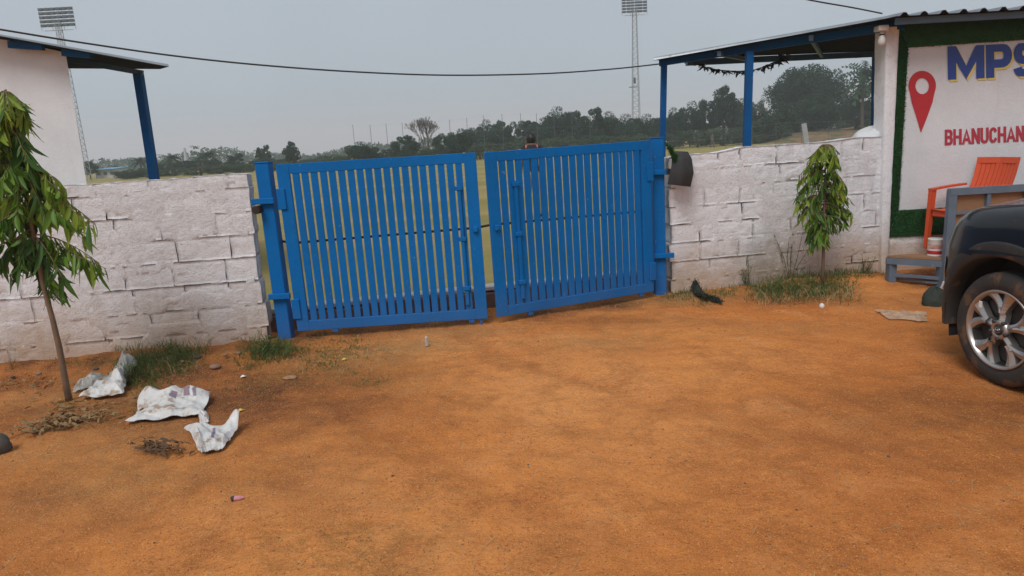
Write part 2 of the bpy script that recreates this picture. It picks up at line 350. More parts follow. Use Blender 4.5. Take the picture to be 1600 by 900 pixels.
def film(name, c1, c2, alpha):
    m = pm(name, c1, c2, 7, .35, 0, 60, .25, .003); p = m.node_tree.nodes["Principled BSDF"]; t = m.node_tree
    r = t.nodes.new("ShaderNodeMapRange"); lk(t, noise(t, 14, 6, .7, wpos(t)), r.inputs[0]); r.inputs[1].default_value = .35; r.inputs[2].default_value = .65
    r.inputs[3].default_value = alpha-.25; r.inputs[4].default_value = min(1, alpha+.3); lk(t, r.outputs[0], p.inputs['Alpha']); return m
MAT = dict(
    dirt=ground_mat(), field=field_mat(), lime=limewash("whitewash", 1, (.85, .855, .89)), mortar=limewash("whitewashed_mortar", 1.1, (.80, .80, .83)), plaster=limewash("white_plaster", .4, (.66, .675, .70)),
    blue=gate_paint("blue_gate_paint", (.001, .138, .43), (.002, .122, .37)),
    blue2=gate_paint("blue_steel_paint", (.004, .085, .26), (.006, .07, .21), 0),
    bluedull=pm("dull_blue_paint", (.085, .16, .235), (.07, .125, .19), 5, .55, 0, 50, .1, .002),
    sheet=pm("galvanised_sheet", (.30, .33, .36), (.22, .24, .26), 4, .45, .55, 30, .1, .003, wear=(.16, .12, .10), wscale=7, wth=.66),
    under=pm("shaded_sheet_underside", (.016, .016, .016), (.026, .021, .018), 3, .8, 0, 30, .1, .003, spec=.08),  # roof sheets seen from below, their shade put into the colour
    iron=pm("dark_iron", (.022, .02, .02), (.05, .032, .024), 12, .6, .4, 60, .2, .002),
    concrete=pm("rough_concrete", (.56, .53, .50), (.42, .38, .35), 4, .9, 0, 30, .5, .01),
    brickdk=pm("muddy_concrete", (.19, .12, .09), (.12, .08, .06), 5, .9, 0, 30, .5, .01),
    turf=leafmat("turf_green", (.014, .072, .018), (.024, .108, .028), 30, .1, .7), rubber=pm("black_backing", (.022, .023, .024), (.035, .035, .036), 20, .75, 0, 90, .4, .003),
    red=pm("red_paint", (.46, .018, .028), (.40, .018, .026), 5, .5), navy=pm("blue_letter_paint", (.012, .055, .28), (.012, .05, .24), 5, .5),
    yellow=pm("yellow_paint", (.70, .56, .13), (.62, .5, .12), 5, .5), crimson=pm("crimson_letter_paint", (.44, .03, .06), (.36, .03, .05), 5, .5),
    orange=pm("orange_plastic", (.64, .085, .022), (.56, .075, .022), 3, .42, 0, 40, .05, .001),
    steelblue=pm("grey_blue_paint", (.115, .16, .215), (.09, .125, .17), 7, .5, 0, 60, .1, .002, wear=(.27, .25, .22), wscale=25, wth=.62),
    ply=pm("weathered_plywood", (.30, .155, .075), (.23, .12, .06), 9, .8, 0, 60, .3, .003, wear=(.38, .24, .13), wscale=12, wth=.62),
    carpaint=pm("black_car_paint", (.006, .0065, .0075), (.005, .0055, .0065), 2, .3, 0, 5, 0, 0, spec=.3, coat=.45),
    cladding=pm("grey_black_cladding", (.016, .016, .0155), (.024, .022, .020), 8, .62, 0, 200, .15, .001, wear=(.075, .045, .028), wscale=5, wth=.52), tyre=pm("tyre_rubber", (.022, .021, .020), (.036, .030, .026), 7, .82, 0, 80, .3, .002, wear=(.10, .055, .03), wscale=7, wth=.54),
    alloy=pm("machined_alloy", (.50, .475, .455), (.42, .395, .375), 6, .34, .85, 60, .05, .001), alloydk=pm("dark_alloy_pocket", (.035, .035, .036), (.05, .047, .044), 8, .5, .4),
    glass=pm("dark_car_glass", (.012, .014, .016), (.012, .014, .016), 2, .05, 0, 5, 0, 0), lampglass=pm("lamp_lens", (.36, .38, .40), (.26, .28, .30), 9, .15, .3, 5, 0, 0, coat=.6),
    chrome=pm("chrome", (.6, .6, .6), (.5, .5, .5), 9, .15, 1, 5, 0, 0), well=pm("wheel_well_liner", (.010, .010, .010), (.018, .016, .014), 9, .9),
    sack=pm("white_woven_plastic", (.66, .65, .64), (.48, .46, .44), 9, .45, 0, 120, .3, .003, wear=(.34, .24, .17), wscale=9, wth=.55), print=pm("faded_print", (.16, .17, .26), (.30, .16, .15), 30, .5),
    film=film("dusty_plastic_film", (.62, .44, .31), (.55, .34, .20), .6), filmclear=film("grey_clear_film", (.52, .53, .51), (.40, .40, .36), .55),
    stone=pm("dusty_stone", (.30, .17, .10), (.20, .12, .08), 14, .9, 0, 60, .5, .006), pebble=pm("pebble", (.40, .22, .12), (.24, .12, .06), 20, .9), darkstone=pm("dark_stone", (.05, .045, .04), (.09, .075, .06), 14, .9, 0, 60, .5, .006),
    straw=pm("dry_straw", (.46, .34, .17), (.34, .22, .10), 12, .8), dryleaf=pm("dry_leaf", (.27, .165, .065), (.17, .10, .045), 14, .8, 0, 60, .3, .003), twig=pm("brown_twig", (.12, .062, .03), (.08, .045, .025), 14, .9),
    bark=pm("sapling_bark", (.20, .125, .075), (.13, .085, .055), 14, .9, 0, 60, .5, .004), bark2=pm("tree_bark", (.10, .075, .055), (.07, .055, .04), 3, .95, 0, 20, .4, .02),
    grass=leafmat("green_grass", (.060, .105, .022), (.115, .145, .038), 6, .25, .7), weed=leafmat("weed_leaf", (.075, .15, .03), (.12, .19, .045), 9, .25, .6),
    leafdk=leafmat("leaf_dark", (.034, .10, .012), (.066, .150, .020), 5, .25, .42), leafmd=leafmat("leaf_mid", (.085, .200, .016), (.145, .260, .026), 5, .3, .42), leafyl=leafmat("leaf_new", (.20, .31, .03), (.29, .37, .045), 5, .35, .45), leafrust=leafmat("leaf_rusty", (.24, .10, .03), (.26, .17, .04), 5, .3, .5),
    fol1=leafmat("tree_foliage_dark", (.006, .034, .017), (.020, .062, .030), .5, .15, .8), fol2=leafmat("tree_foliage_mid", (.012, .042, .020), (.034, .074, .032), .5, .15, .8), fol3=leafmat("scrub_foliage", (.030, .062, .030), (.060, .094, .042), .6, .15, .8),
    bare=pm("bare_twigs", (.16, .135, .12), (.12, .10, .09), 2, .9, 0, 10, 0, 0), mast=pm("mast_steel", (.42, .43, .44), (.34, .35, .36), 3, .5, .4), lampdk=pm("floodlight_housing", (.06, .075, .09), (.09, .10, .12), 2, .5),
    skin=pm("skin", (.20, .10, .06), (.17, .085, .05), 9, .55), hair=pm("black_hair", (.006, .006, .006), (.012, .010, .010), 40, .5), shirt=pm("black_shirt", (.010, .011, .018), (.016, .017, .024), 9, .85), khaki=pm("khaki_cloth", (.30, .245, .14), (.25, .2, .115), 9, .85),
    orangecloth=pm("orange_cloth", (.62, .17, .09), (.55, .15, .08), 9, .85), whitecloth=pm("white_cloth", (.66, .65, .64), (.6, .59, .58), 9, .85), greycloth=pm("brown_cloth", (.13, .10, .085), (.10, .08, .07), 9, .85),
    cable=pm("black_cable", (.02, .02, .021), (.03, .03, .03), 9, .6), white=pm("white_plastic", (.70, .69, .67), (.6, .59, .57), 9, .4), drum=pm("blue_drum_plastic", (.02, .05, .36), (.018, .04, .3), 6, .4),
    roofblue=pm("blue_roof_sheet", (.12, .30, .46), (.10, .25, .38), .5, .6), farwall=pm("pale_far_wall", (.50, .48, .46), (.42, .40, .38), .5, .9), canred=pm("paint_can_print", (.45, .05, .04), (.55, .5, .46), 26, .4), darkcloth=pm("dark_green_tarp", (.012, .020, .014), (.022, .030, .02), 14, .8, 0, 50, .4, .004),
    pink=pm("pink_wrapper", (.60, .27, .30), (.5, .2, .24), 40, .35), ylw=pm("yellow_scrap", (.6, .42, .03), (.5, .35, .03), 9, .5), bankdirt=pm("bank_dirt", (.30, .135, .062), (.21, .12, .06), .35, .95, 0, 3, .4, .1, wear=(.075, .085, .032), wscale=.9, wth=.47),
)
# ================================================================== GROUND
def axis(lo, hi, step, far, ratio):
    a = list(np.arange(lo, hi, step)); s = step
    while a[-1] < far: s *= ratio; a.append(min(a[-1]+s, far))
    b = []; s = step; x = lo
    while x > -far: s *= ratio; x = max(x-s, -far); b.append(x)
    return np.array(b[::-1]+a)
gx = axis(-5.6, 5.6, .028, 700, 1.35); gyy = axis(1.4, 7.7, .026, 700, 1.35)
XX, YY = np.meshgrid(gx, gyy); ZZ = hz(XX, YY)
b = MB(); P = np.stack([XX, YY, ZZ], -1)
n, m_ = XX.shape
me = bpy.data.meshes.new("ground")
idx = np.arange(n*m_).reshape(n, m_)
quads = np.stack([idx[:-1, :-1], idx[:-1, 1:], idx[1:, 1:], idx[1:, :-1]], -1).reshape(-1, 4)
me.vertices.add(n*m_); me.vertices.foreach_set('co', P.reshape(-1))
me.loops.add(quads.size); me.loops.foreach_set('vertex_index', quads.reshape(-1))
me.polygons.add(len(quads)); me.polygons.foreach_set('loop_start', np.arange(len(quads))*4)
me.update(calc_edges=True); me.polygons.foreach_set('use_smooth', [True]*len(quads)); me.materials.append(MAT['dirt'])
def blobs(lst):
    t = np.zeros_like(XX)
    for px, py, rx, ry, a in lst:
        c = gz(px, py); t = np.maximum(t, a*np.exp(-(((XX-c[0])/rx)**2+((YY-c[1])/ry)**2)))
    return t
soil = blobs([(x_, y_, .34, .24, .95) for x_, y_ in ((1410, 432), (1440, 430), (1460, 440), (1480, 445), (-20, 582), (40, 579), (100, 576), (160, 572), (220, 566), (280, 561), (340, 555), (400, 549), (480, 527), (560, 517), (640, 510), (720, 503), (850, 492), (960, 475), (1070, 466), (1180, 450))]+[(350, 620, 1.15, .72, 1), (120, 640, 1.2, .45, .75), (480, 640, .7, .5, .7), (60, 780, .7, .5, .45), (420, 740, .6, .35, .4), (300, 590, .8, .4, .9), (460, 610, .6, .5, .75), (200, 600, .8, .35, .7), (60, 600, .9, .35, .75), (250, 640, .7, .3, .55), (420, 660, .7, .35, .5),  # dark earth; the spots below the stand also paint in its shadow
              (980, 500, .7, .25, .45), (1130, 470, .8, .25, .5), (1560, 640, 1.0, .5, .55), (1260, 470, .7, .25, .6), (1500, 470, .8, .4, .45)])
dry = blobs([(640, 540, .5, .28, 1), (720, 520, .5, .22, .9), (560, 560, .7, .35, .7), (940, 535, .5, .25, .7), (1230, 510, .8, .25, .5), (150, 700, .8, .4, .7), (200, 745, .5, .25, .6), (1080, 470, .6, .2, .7), (100, 620, .8, .3, .6)])
grn = blobs([(260, 570, .7, .22, 1), (430, 550, .5, .22, 1), (520, 555, .5, .3, 1), (480, 590, .6, .3, .7), (230, 640, .45, .2, .6), (540, 850, .35, .2, .5), (1080, 465, .6, .2, .9), (1265, 455, .6, .3, 1), (580, 600, .3, .2, .6), (580, 880, .3, .12, .5)])
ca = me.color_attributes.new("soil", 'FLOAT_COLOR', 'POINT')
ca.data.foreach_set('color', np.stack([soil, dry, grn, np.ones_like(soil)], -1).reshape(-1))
pale = blobs([(900, 600, .9, .9, 1), (1000, 690, 1.0, .8, .7), (760, 540, .8, .3, .8), (560, 760, .8, .5, .7), (700, 860, .9, .4, .8), (420, 860, .8, .35, .6), (1180, 560, .9, .35, .5), (300, 800, .9, .4, .5)])
redd = blobs([(1400, 760, 1.1, .9, 1), (1150, 850, .8, .3, .6), (1480, 560, 1.0, .6, .8), (1250, 640, .9, .4, .5), (100, 860, .8, .3, .5), (560, 640, .7, .3, .5)])
cb_ = me.color_attributes.new("tone", 'FLOAT_COLOR', 'POINT')
th_ = np.arctan2(YY-9, XX-6); rr2 = np.hypot(XX-6, YY-9); rut = np.zeros_like(XX)
for r0 in (7.2, 8.55, 9.1, 10.4): rut = np.maximum(rut, np.exp(-((rr2-r0-.25*vnoise(th_*3, r0, 80))/.11)**2)*(.55+.9*vnoise(th_*46, rr2*7, 81))*smooth(-.2, .2, vnoise(th_*2.2, r0*3, 82)+.15))
rut = np.clip(rut, 0, 1)*(np.abs(XX) < 8)*(YY < 6)
cb_.data.foreach_set('color', np.stack([pale, redd, rut, np.ones_like(pale)], -1).reshape(-1))
go = bpy.data.objects.new("ground", me); COL.objects.link(go); go['kind'] = 'structure'
# the playing field beyond the wall
b = MB()
xs = [-320, -200, -120, -70, -40, -20, -9, -4.36, -2.11, 1.62, 4.16, 9, 20, 40, 70, 120, 200, 320]
rows = []
for f in (0, .02, .08, .3, 1): rows.append([(x, (wall_y(x)+.45)*(1-f)+300*f, .006) for x in xs])
b.grid(np.array(rows)); b.f = [q[::-1] for q in b.f]
obj("field", b, MAT['field'], kind='structure')
# bare red bank at the right of the field
b = MB(); bx = np.linspace(26, 120, 60); by = np.linspace(74, 118, 26); BX, BY = np.meshgrid(bx, by)
hb = smooth(31, 41, BX)*smooth(73.5, 96, BY)*(1.15+1.6*smooth(42, 90, BX)) + .5*fbm(BX*.2, BY*.2, 3, 5)*smooth(30, 45, BX)*smooth(75, 80, BY) - .12
b.grid(np.stack([BX, BY, hb], -1)); b.f = [q[::-1] for q in b.f]
obj("dirt_bank", b, MAT['bankdirt'], smooth=True, kind='structure')
# ================================================================== THE TWO WHITEWASHED BLOCK WALLS
def wall_frame(A, B):
    A = np.array([A[0], A[1], 0.]); B = np.array([B[0], B[1], 0.]); L = np.linalg.norm(B-A); d = (B-A)/L
    nrm = np.array([d[1], -d[0], 0.]); return A, d, nrm, L    # nrm points to the camera
def block_wall(name, A, B, top, label, ch, z0, seed, raggedL=0, raggedR=0):
    A, d, nrm, L = wall_frame(A, B); rs = random.Random(seed)
    root = thing(name, label, 'wall', (*(A+d*L/2)[:2], 0))
    def W(u, z, n): return A+d*u+nrm*n+np.array([0, 0, z])
    # painted core that shows in the joints
    nu, nv = int(L/.03), 52; b = MB(); P = np.zeros((nv, nu, 3))
    ea, eb = (.02 if not raggedL else .075), (L-.02 if not raggedR else L-.09)
    for j, u in enumerate(np.linspace(ea, eb, nu)):
        T = top(u)-.012
        for i, s in enumerate(np.linspace(-.12, 1, nv)):
            z = s*T if s > 0 else s
            P[i, j] = W(u, z, .001+.007*float(fbm(u*5, z*5, 3, seed))+.010*float(vnoise(u*26, z*26, seed+5))-.09*max(0, float(fbm(u*2.6, z*7, 3, seed+50))-.13)**.5)
    b.grid(P)
    K = [W(0.02, -.12, -.03), W(L-.02, -.12, -.03), W(L-.02, -.12, -.19), W(.02, -.12, -.19)]
    us = np.linspace(ea, eb, 30)
    b.grid(np.array([[W(u, -.12, -.19) for u in us], [W(u, top(u)-.015, -.19) for u in us], [W(u, top(u)-.005, -.10) for u in us], [W(u, top(u)-.012, -.008) for u in us]]))
    for u in (ea, eb):
        b.add([W(u, -.12, -.19), W(u, -.12, -.005), W(u, top(u)-.012, -.005), W(u, top(u)-.015, -.19)], [(0, 1, 2, 3)])
    obj('mortar', b, MAT['mortar'], root, smooth=True)
    k = 0; z = z0
    while True:
        zt = z+ch*rs.uniform(.94, 1.05)
        u = -rs.uniform(.05, .38) if k % 2 else -rs.uniform(0, .06)
        any_ = False
        while u < L:
            bl = rs.uniform(.36, .44) if rs.random() < .85 else rs.uniform(.18, .28)
            u0, u1 = max(u, 0), min(u+bl, L); u += bl
            if u1-u0 < .07: continue
            um = (u0+u1)/2
            ragL = raggedL*rs.random() if u0 == 0 else 0
            ragR = raggedR*rs.random() if u1 == L else 0
            u0 += ragL; u1 -= ragR
            zb = z; T = top(um); ztt = zt; cap = False
            if zb > T-.05: continue
            if zt > T-.07: ztt = None; cap = True
            any_ = True
            jt = rs.uniform(.0005, .0045); tilt = rs.uniform(-.002, .002); pr = rs.uniform(.0, .004); sd_ = rs.randrange(9999)
            n1, n2 = max(6, int((u1-u0)/.028)), 9; P = np.zeros((n2, n1, 3))
            for a in range(n2):
                for c in range(n1):
                    s, q = c/(n1-1), a/(n2-1)
                    uu = u0+jt+(u1-u0-2*jt)*s
                    hi = (top(uu)+.004*float(vnoise(uu*25, 3, seed))) if cap else zt-jt
                    zz = zb+jt+(hi-zb-jt)*q
                    ed = min(s*(u1-u0), (1-s)*(u1-u0), q*(hi-zb), (1-q)*(hi-zb))
                    rnd = max(0, 1-ed/.009)**2*(.003+.011*max(0, float(vnoise(uu*9, zz*9, sd_)+.15)))
                    nn = pr+tilt*(q-.5)+.002*float(fbm(uu*6, zz*6, 2, sd_))+.009*float(fbm(uu*26, zz*26, 2, sd_))-rnd
                    jx = .010*float(vnoise(uu*18, zz*18, sd_+3))*(ed < .02)
                    P[a, c] = W(uu+jx, zz+jx*.8*(0 if cap and a == n2-1 else 1), nn)
            b = MB(); b.grid(P)
            ring = [(0, c) for c in range(n1)]+[(a, n1-1) for a in range(1, n2)]+[(n2-1, c) for c in range(n1-2, -1, -1)]+[(a, 0) for a in range(n2-2, 0, -1)]
            base = len(b.v); m0 = len(ring)
            back = -.19 if cap or u0 < .2 or u1 > L-.2 else -.06
            for (a, c) in ring:
                q = P[a, c]; dn = np.dot(q-A, nrm); b.v.append(tuple(q-nrm*(dn-back)))
            for i in range(m0):
                i2 = (i+1) % m0; b.f.append((ring[i][0]*n1+ring[i][1], base+i, base+i2, ring[i2][0]*n1+ring[i2][1])); b.m.append(0)
            if back < -.1: b.f.append(tuple(range(base, base+m0))); b.m.append(0)
            obj('concrete_block', b, MAT['lime'], root, smooth=True)
        z = zt; k += 1
        if not any_ or z > 2.2: break
    return root
WLA, WLB = (-5.6, 5.42), (-2.155, 5.945)
A_, d_, n_, L_ = wall_frame(WLA, WLB)
tp = []
for x, y in ((-60, 307), (30, 297), (110, 289.5), (200, 284), (250, 281), (312, 275.5), (350, 273), (397, 271)):
    r = ray(x, y); t = np.dot(A_-CAM, n_)/np.dot(r, n_); q = CAM+r*t; tp.append((np.dot(q-A_, d_), q[2]))
def topL(u): return float(np.interp(u, [a for a, _ in tp], [c for _, c in tp])+.008*vnoise(u*6, 1, 3)+.004*vnoise(u*30, 2, 4))
block_wall('block_wall', WLA, WLB, topL, 'rough whitewashed concrete block wall left of the blue gate', .205, -.06, 11, raggedR=.05)
WRA, WRB = (1.625, 6.955), (4.14, 7.44)
A2, d2, n2_, L2 = wall_frame(WRA, WRB)
tr_ = []
for x, y in ((1046, 246), (1085, 241), (1120, 238.5), (1150, 233), (1165, 229.5), (1200, 227.5), (1250, 224.5), (1300, 220.5), (1340, 215), (1378, 213)):
    r = ray(x, y); t = np.dot(A2-CAM, n2_)/np.dot(r, n2_); q = CAM+r*t; tr_.append((np.dot(q-A2, d2), q[2]))
def topR(u): return float(np.interp(u, [a for a, _ in tr_], [c for _, c in tr_])+.006*vnoise(u*6, 1, 8)+.004*vnoise(u*30, 2, 9))
block_wall('block_wall', WRA, WRB, topR, 'rough whitewashed concrete block wall behind the small tree right of the gate', .188, -.05, 23, raggedL=.03)
# low kerb seen under the gate
b = MB(); kerb = thing('concrete_kerb', 'low muddy concrete kerb behind the blue gate', 'kerb', (-.2, 6.8, 0))
K0, K1 = np.array([-2.3, 6.33, 0]), np.array([1.75, 7.35, 0]); dk = (K1-K0)/np.linalg.norm(K1-K0); nk = np.array([dk[1], -dk[0], 0]); Lk = np.linalg.norm(K1-K0)
u = 0; rs = random.Random(4)
while u < Lk-.1:
    l = min(rs.uniform(.42, .62), Lk-u); b = MB()
    b.bevbox(.004, l-.004, -.09, .09, -.05, .17+rs.uniform(-.02, .02), .012)
    a0 = K0+dk*u+nk*rs.uniform(-.015, .015); b.xf(lambda p: a0+dk*p[0]-nk*p[1]+np.array([0, 0, p[2]]))
    obj('kerb_block', b, MAT['brickdk'], kerb)
    b = MB(); b.bevbox(.01, l-.01, -.075, .1, .172, .215, .008); b.xf(lambda p: a0+dk*p[0]-nk*p[1]+np.array([0, 0, p[2]])); obj('coping', b, MAT['concrete'], kerb); u += l
# ================================================================== GATE
def post(px0, py0, px1, py1, w, label, nd):
    B = G(px0, py0); T = gy(px1, py1, B[1]+.0)
    root = thing('gate_post', label, 'gate post', (B[0], B[1], B[2]), 'posts of the blue gate')
    t = MB(); t.bevbox(-w/2, w/2, 0, w, -.25, 1, .006)
    h = T[2]-B[2]
    def f(p):
        s = p[2] if p[2] < 0 else p[2]
        zz = p[2]*h if p[2] > 0 else p[2]
        return np.array([B[0]+p[0]+(T[0]-B[0])*max(p[2], -.25), B[1]+p[1], B[2]+zz])
    t.xf(f); obj('tube', t, MAT['blue'], root)
    t = MB(); t.bevbox(-w/2-.004, w/2+.004, -.004, w+.004, h-.002, h+.010, .003); t.xf(lambda p: np.array([T[0]+p[0], B[1]+p[1], B[2]+p[2]])); obj('cap', t, MAT['blue'], root)
    return root, B, T
pL, BL_, TL_ = post(445, 530, 408, 255, .118, 'leaning blue gate post against the left block wall', 0)
pR, BR_, TR_ = post(1033, 461, 1028, 216, .116, 'upright blue gate post against the right block wall', 1)
def leaf(c, label, latch_right, bolt, hinge_left):
    """c: px corners TL,TR,BR,BL with lift of the bottom corners"""
    bl = gz(*c[3], .075); br = gz(*c[2], .07)
    tl = gy(*c[0], bl[1]); tr = gy(*c[1], br[1])
    wv = br-bl; wv[2] = 0; Wd = np.linalg.norm(wv); nn = np.array([wv[1], -wv[0], 0])/Wd
    Ht = .5*(np.linalg.norm(tl-bl)+np.linalg.norm(tr-br))
    def mp(p):                                             # p=(u m, n m toward camera, v m)
        s, q = p[0]/Wd, p[2]/Ht
        return (bl*(1-s)+br*s)*(1-q)+(tl*(1-s)+tr*s)*q+nn*p[1]
    root = thing('gate_leaf', label, 'gate', tuple((bl+br)/2), 'leaves of the blue gate')
    def part(name, x0, x1, y0, y1, z0, z1, mat='blue', bev=.003, nm=None):
        t = MB(); t.bevbox(x0, x1, y0, y1, z0, z1, bev)
        # slice long pieces so that the bent quad stays smooth
        t.xf(mp); return obj(name, t, MAT[mat], root)
    sw, rh = .106, .085
    part('stile', 0, sw, -.02, .02, 0, Ht); part('stile', Wd-sw, Wd, -.02, .02, 0, Ht)
    part('rail', sw-.001, Wd-sw+.001, -.019, .019, Ht-rh, Ht-.001); part('rail', sw-.001, Wd-sw+.001, -.019, .019, .001, .09)
    NS = 19; inner = Wd-2*sw; gap = .0198; swd = (inner-gap*(NS+1))/NS
    rs = random.Random(len(label))
    for k in range(NS):
        x = sw+gap+k*(swd+gap)+rs.uniform(-.002, .002)
        part('slat', x, x+swd, -.006+rs.uniform(-.002, .002), .0155+rs.uniform(-.0015, .0015), .08, Ht-rh+.012, bev=.002)
    if bolt is not None:
        x = bolt
        part('drop_bolt', x, x+.032, .021, .040, .14, Ht*.82, bev=.003)
        for q in (.2, .5, .8):
            part('bolt_guide', x-.016, x+.048, .016, .047, Ht*q-.02, Ht*q+.018, bev=.004)
    lx = Wd-.07 if latch_right else .03
    part('latch', lx, lx+.04, .021, .05, Ht*.535, Ht*.535+.05, bev=.006)
    hx = -.02 if hinge_left else Wd-.05
    for q in (.14, .80): part('hinge', hx, hx+.07, .021, .036, Ht*q-.09, Ht*q+.09, bev=.004)
    for q in (.18, .9): part('foot', Wd*q, Wd*q+.05, -.012, .016, -.03, 0.0, bev=.003)
    for i, q in enumerate((.3, .97)):
        part('drop_foot', Wd*q-.02, Wd*q, -.01, .01, -.085, 0, bev=.003) if (i and latch_right) else None
    return mp, Wd, Ht
mpA, WA, HA = leaf([(431, 257), (743, 238), (762, 497), (466, 517)], 'blue slatted gate leaf, the wide level one on the left', True, 1.51, True)
mpB, WB, HB = leaf([(757, 238), (1014, 219), (1020, 455), (777, 495)], 'blue slatted gate leaf with long drop bolt, on the right, its foot rising', False, .245, False)
# hinge straps on the posts
def strap(root, px, py, Y, x0, x1, mat='blue'):
    c = gy(px, py, Y); t = MB(); t.bevbox(c[0]+x0, c[0]+x1, Y-.045, Y-.008, c[2]-.025, c[2]+.025, .004); obj('hinge_strap', t, MAT[mat], root)
strap(pL, 415, 314, BL_[1], -.11, .085); strap(pL, 440, 462, BL_[1], -.105, .085)
c = gy(406, 327, BL_[1]); t = MB(); t.lathe([(0, -.11), (.035, -.11), (.035, .02), (0, .02)], 10, 'y', (c[0]-.005, BL_[1]+.02, c[2])); obj('hinge_pin', t, MAT['iron'], pL)
strap(pR, 1031, 269, BR_[1], -.075, .075); strap(pR, 1033, 399, BR_[1], -.075, .125)
c = gy(1044, 268, BR_[1]); t = MB(); t.lathe([(0, -.05), (.03, -.05), (.03, .05), (0, .05)], 10, 'y', (c[0], BR_[1], c[2])); obj('hinge_pin', t, MAT['iron'], pR)
t = MB(); a = gy(425, 374.5, BL_[1]+.22); c = mpA(np.array([WA*.97, -.034, HA*.556])); e = mpB(np.array([.03, -.034, HB*.568])); g = mpB(np.array([WB*.93, -.034, HB*.545])); a0_ = mpA(np.array([.05, -.036, HA*.535]))
t.tube([a, a0_, c, e, g], .011, 8); tag(obj('locking_bar', t, MAT['iron'], loc=tuple(c), smooth=True), 'dark iron bar running behind both leaves of the blue gate', 'bar')
# ================================================================== TURF SCRAPS
def blades(b, P0, nrm, n, h, w, spread=.5, r=random):
    pass
def fuzz(b, pts, nrm, h=.02, w=.004, r=random):
    for p in pts:
        p = np.array(p); a = np.array([r.uniform(-1, 1) for _ in range(3)]); dv = np.array(nrm)+a*.7; dv = dv/np.linalg.norm(dv)*h*r.uniform(.6, 1.3)
        s = np.cross(dv, np.array([r.uniform(-1, 1) for _ in range(3)])); s = s/(np.linalg.norm(s)+1e-9)*w
        b.add([p-s, p+s, p+dv], [(0, 1, 2)])
root = thing('turf_scrap', 'black backed offcut of artificial turf hung over the wall end by the right gate post', 'turf scrap', tuple(gy(1060, 240, 6.9)))
n = 16; prof = []
for k in range(n):
    s = k/(n-1)
    px = 1046+30*math.sin(s*1.3)+2*s; py = 244-10*math.sin(min(1, s*2)*math.pi*.5)+52*max(0, s-.12)
    prof.append((px, py, 6.86-.10*math.sin(s*math.pi)))
P = np.zeros((n, 9, 3)); Pb = P.copy()
for i in range(n):
    s = i/(n-1)
    for j in range(9):
        q = j/8
        x0 = np.interp(s, [0, .15, .45, 1], [1057, 1050, 1049, 1043]); x1 = np.interp(s, [0, .2, .6, 1], [1075, 1081, 1084, 1079])
        y = np.interp(s, [0, 1], [236+1*q, 288+4*q]); x = x0+(x1-x0)*q
        Yd = 6.86-.06*math.sin(q*math.pi)-.05*math.sin(s*2.4)+.08*max(0, .15-s)*6
        P[i, j] = gy(x, y, Yd); Pb[i, j] = gy(x, y, Yd+.022)
b = MB(); b.grid(P); b.grid(Pb[:, ::-1])
for a, c in ((P[0], Pb[0]), (Pb[-1], P[-1]), (Pb[:, 0], P[:, 0]), (P[:, -1], Pb[:, -1])): b.grid(np.stack([c, a]))
obj('backing', b, MAT['rubber'], root, smooth=True)
b = MB(); n = 10; P = np.zeros((n, 6, 3))
for i in range(n):
    s = i/(n-1)
    for j in range(6):
        q = j/5; x = np.interp(s, [0, .4, 1], [1040, 1045, 1051])+(np.interp(s, [0, .5, 1], [9, 13, 7]))*q; y = 224+25*s+8*q
        P[i, j] = gy(x, y, 6.80-.03*math.sin(q*3)+.03*s)
b.grid(P); pts = [P[random.randrange(n), random.randrange(6)]+rng.uniform(-.015, .015, 3) for _ in range(900)]
fuzz(b, pts, (0, -1, .2), .022, .004); t = MB(); t.grid(P+np.array([0, .015, 0])); obj('turf_pile', b, leafmat("bright_turf", (.022, .12, .022), (.04, .17, .03), 30, .1, .7), root, kind='stuff'); obj('turf_backing', t, MAT['rubber'], root)
# offcut on the ground
c0 = G(1103, 462); root = thing('turf_scrap', 'dark green offcut of artificial turf lying folded on the ground below the right wall', 'turf scrap', tuple(c0))
P = np.zeros((10, 12, 3))
for i in range(10):
    for j in range(12):
        s, q = i/9, j/11; p = G(1079+44*q+6*s, 456+15*q+9*s-4*q*s); z = .012+.13*math.exp(-((q-.18)/.16)**2)*(1-s*.75)+.03*float(vnoise(s*4, q*5, 3)+.5)
        P[i, j] = p+np.array([0, 0, z])
b = MB(); b.grid(P); b.f = [q[::-1] for q in b.f]; b.grid(P-np.array([0, 0, .014])); pts = [P[random.randrange(10), random.randrange(12)]+rng.uniform(-.02, .02, 3)*np.array([1, 1, .2]) for _ in range(700)]
obj('backing', b, MAT['darkcloth'], root, smooth=True); t = MB(); fuzz(t, pts, (0, -.3, 1), .018, .003); obj('turf_pile', t, MAT['darkcloth'], root, kind='stuff')
# ================================================================== RIGHT SHED WITH THE PAINTED SIGN
SY = 7.42
def sp(x, y, dy=0.0): return gy(x, y, SY-dy)
shed = thing('shed', 'white walled shed with painted sign, green turf border and sheet roof behind the chair', 'shed', (5.6, SY, 0))
x0 = sp(1386, 370)[0]; zt = sp(1410, 36)[2]
b = MB(); b.box(x0, 9.2, SY, SY+.2, -.1, zt+.05); b.box(9.0, 9.2, SY+.2, SY+4, -.1, zt+.05); b.box8([(x0+.15, SY+.2, -.1), (x0+.35, SY+.2, -.1), (x0+3.1, SY+4, -.1), (x0+2.9, SY+4, -.1), (x0+.15, SY+.2, zt+.03), (x0+.35, SY+.2, zt+.03), (x0+3.1, SY+4, zt+.03), (x0+2.9, SY+4, zt+.03)]); b.box(x0+2.9, 9.2, SY+4, SY+4.2, -.1, zt+.05)
obj('wall', b, MAT['plaster'], shed)
b = MB(); us = np.linspace(x0+.02, 9.15, 160); zs = np.linspace(-.1, sp(1386, 371)[2]-.02, 16); P = np.zeros((16, 160, 3))
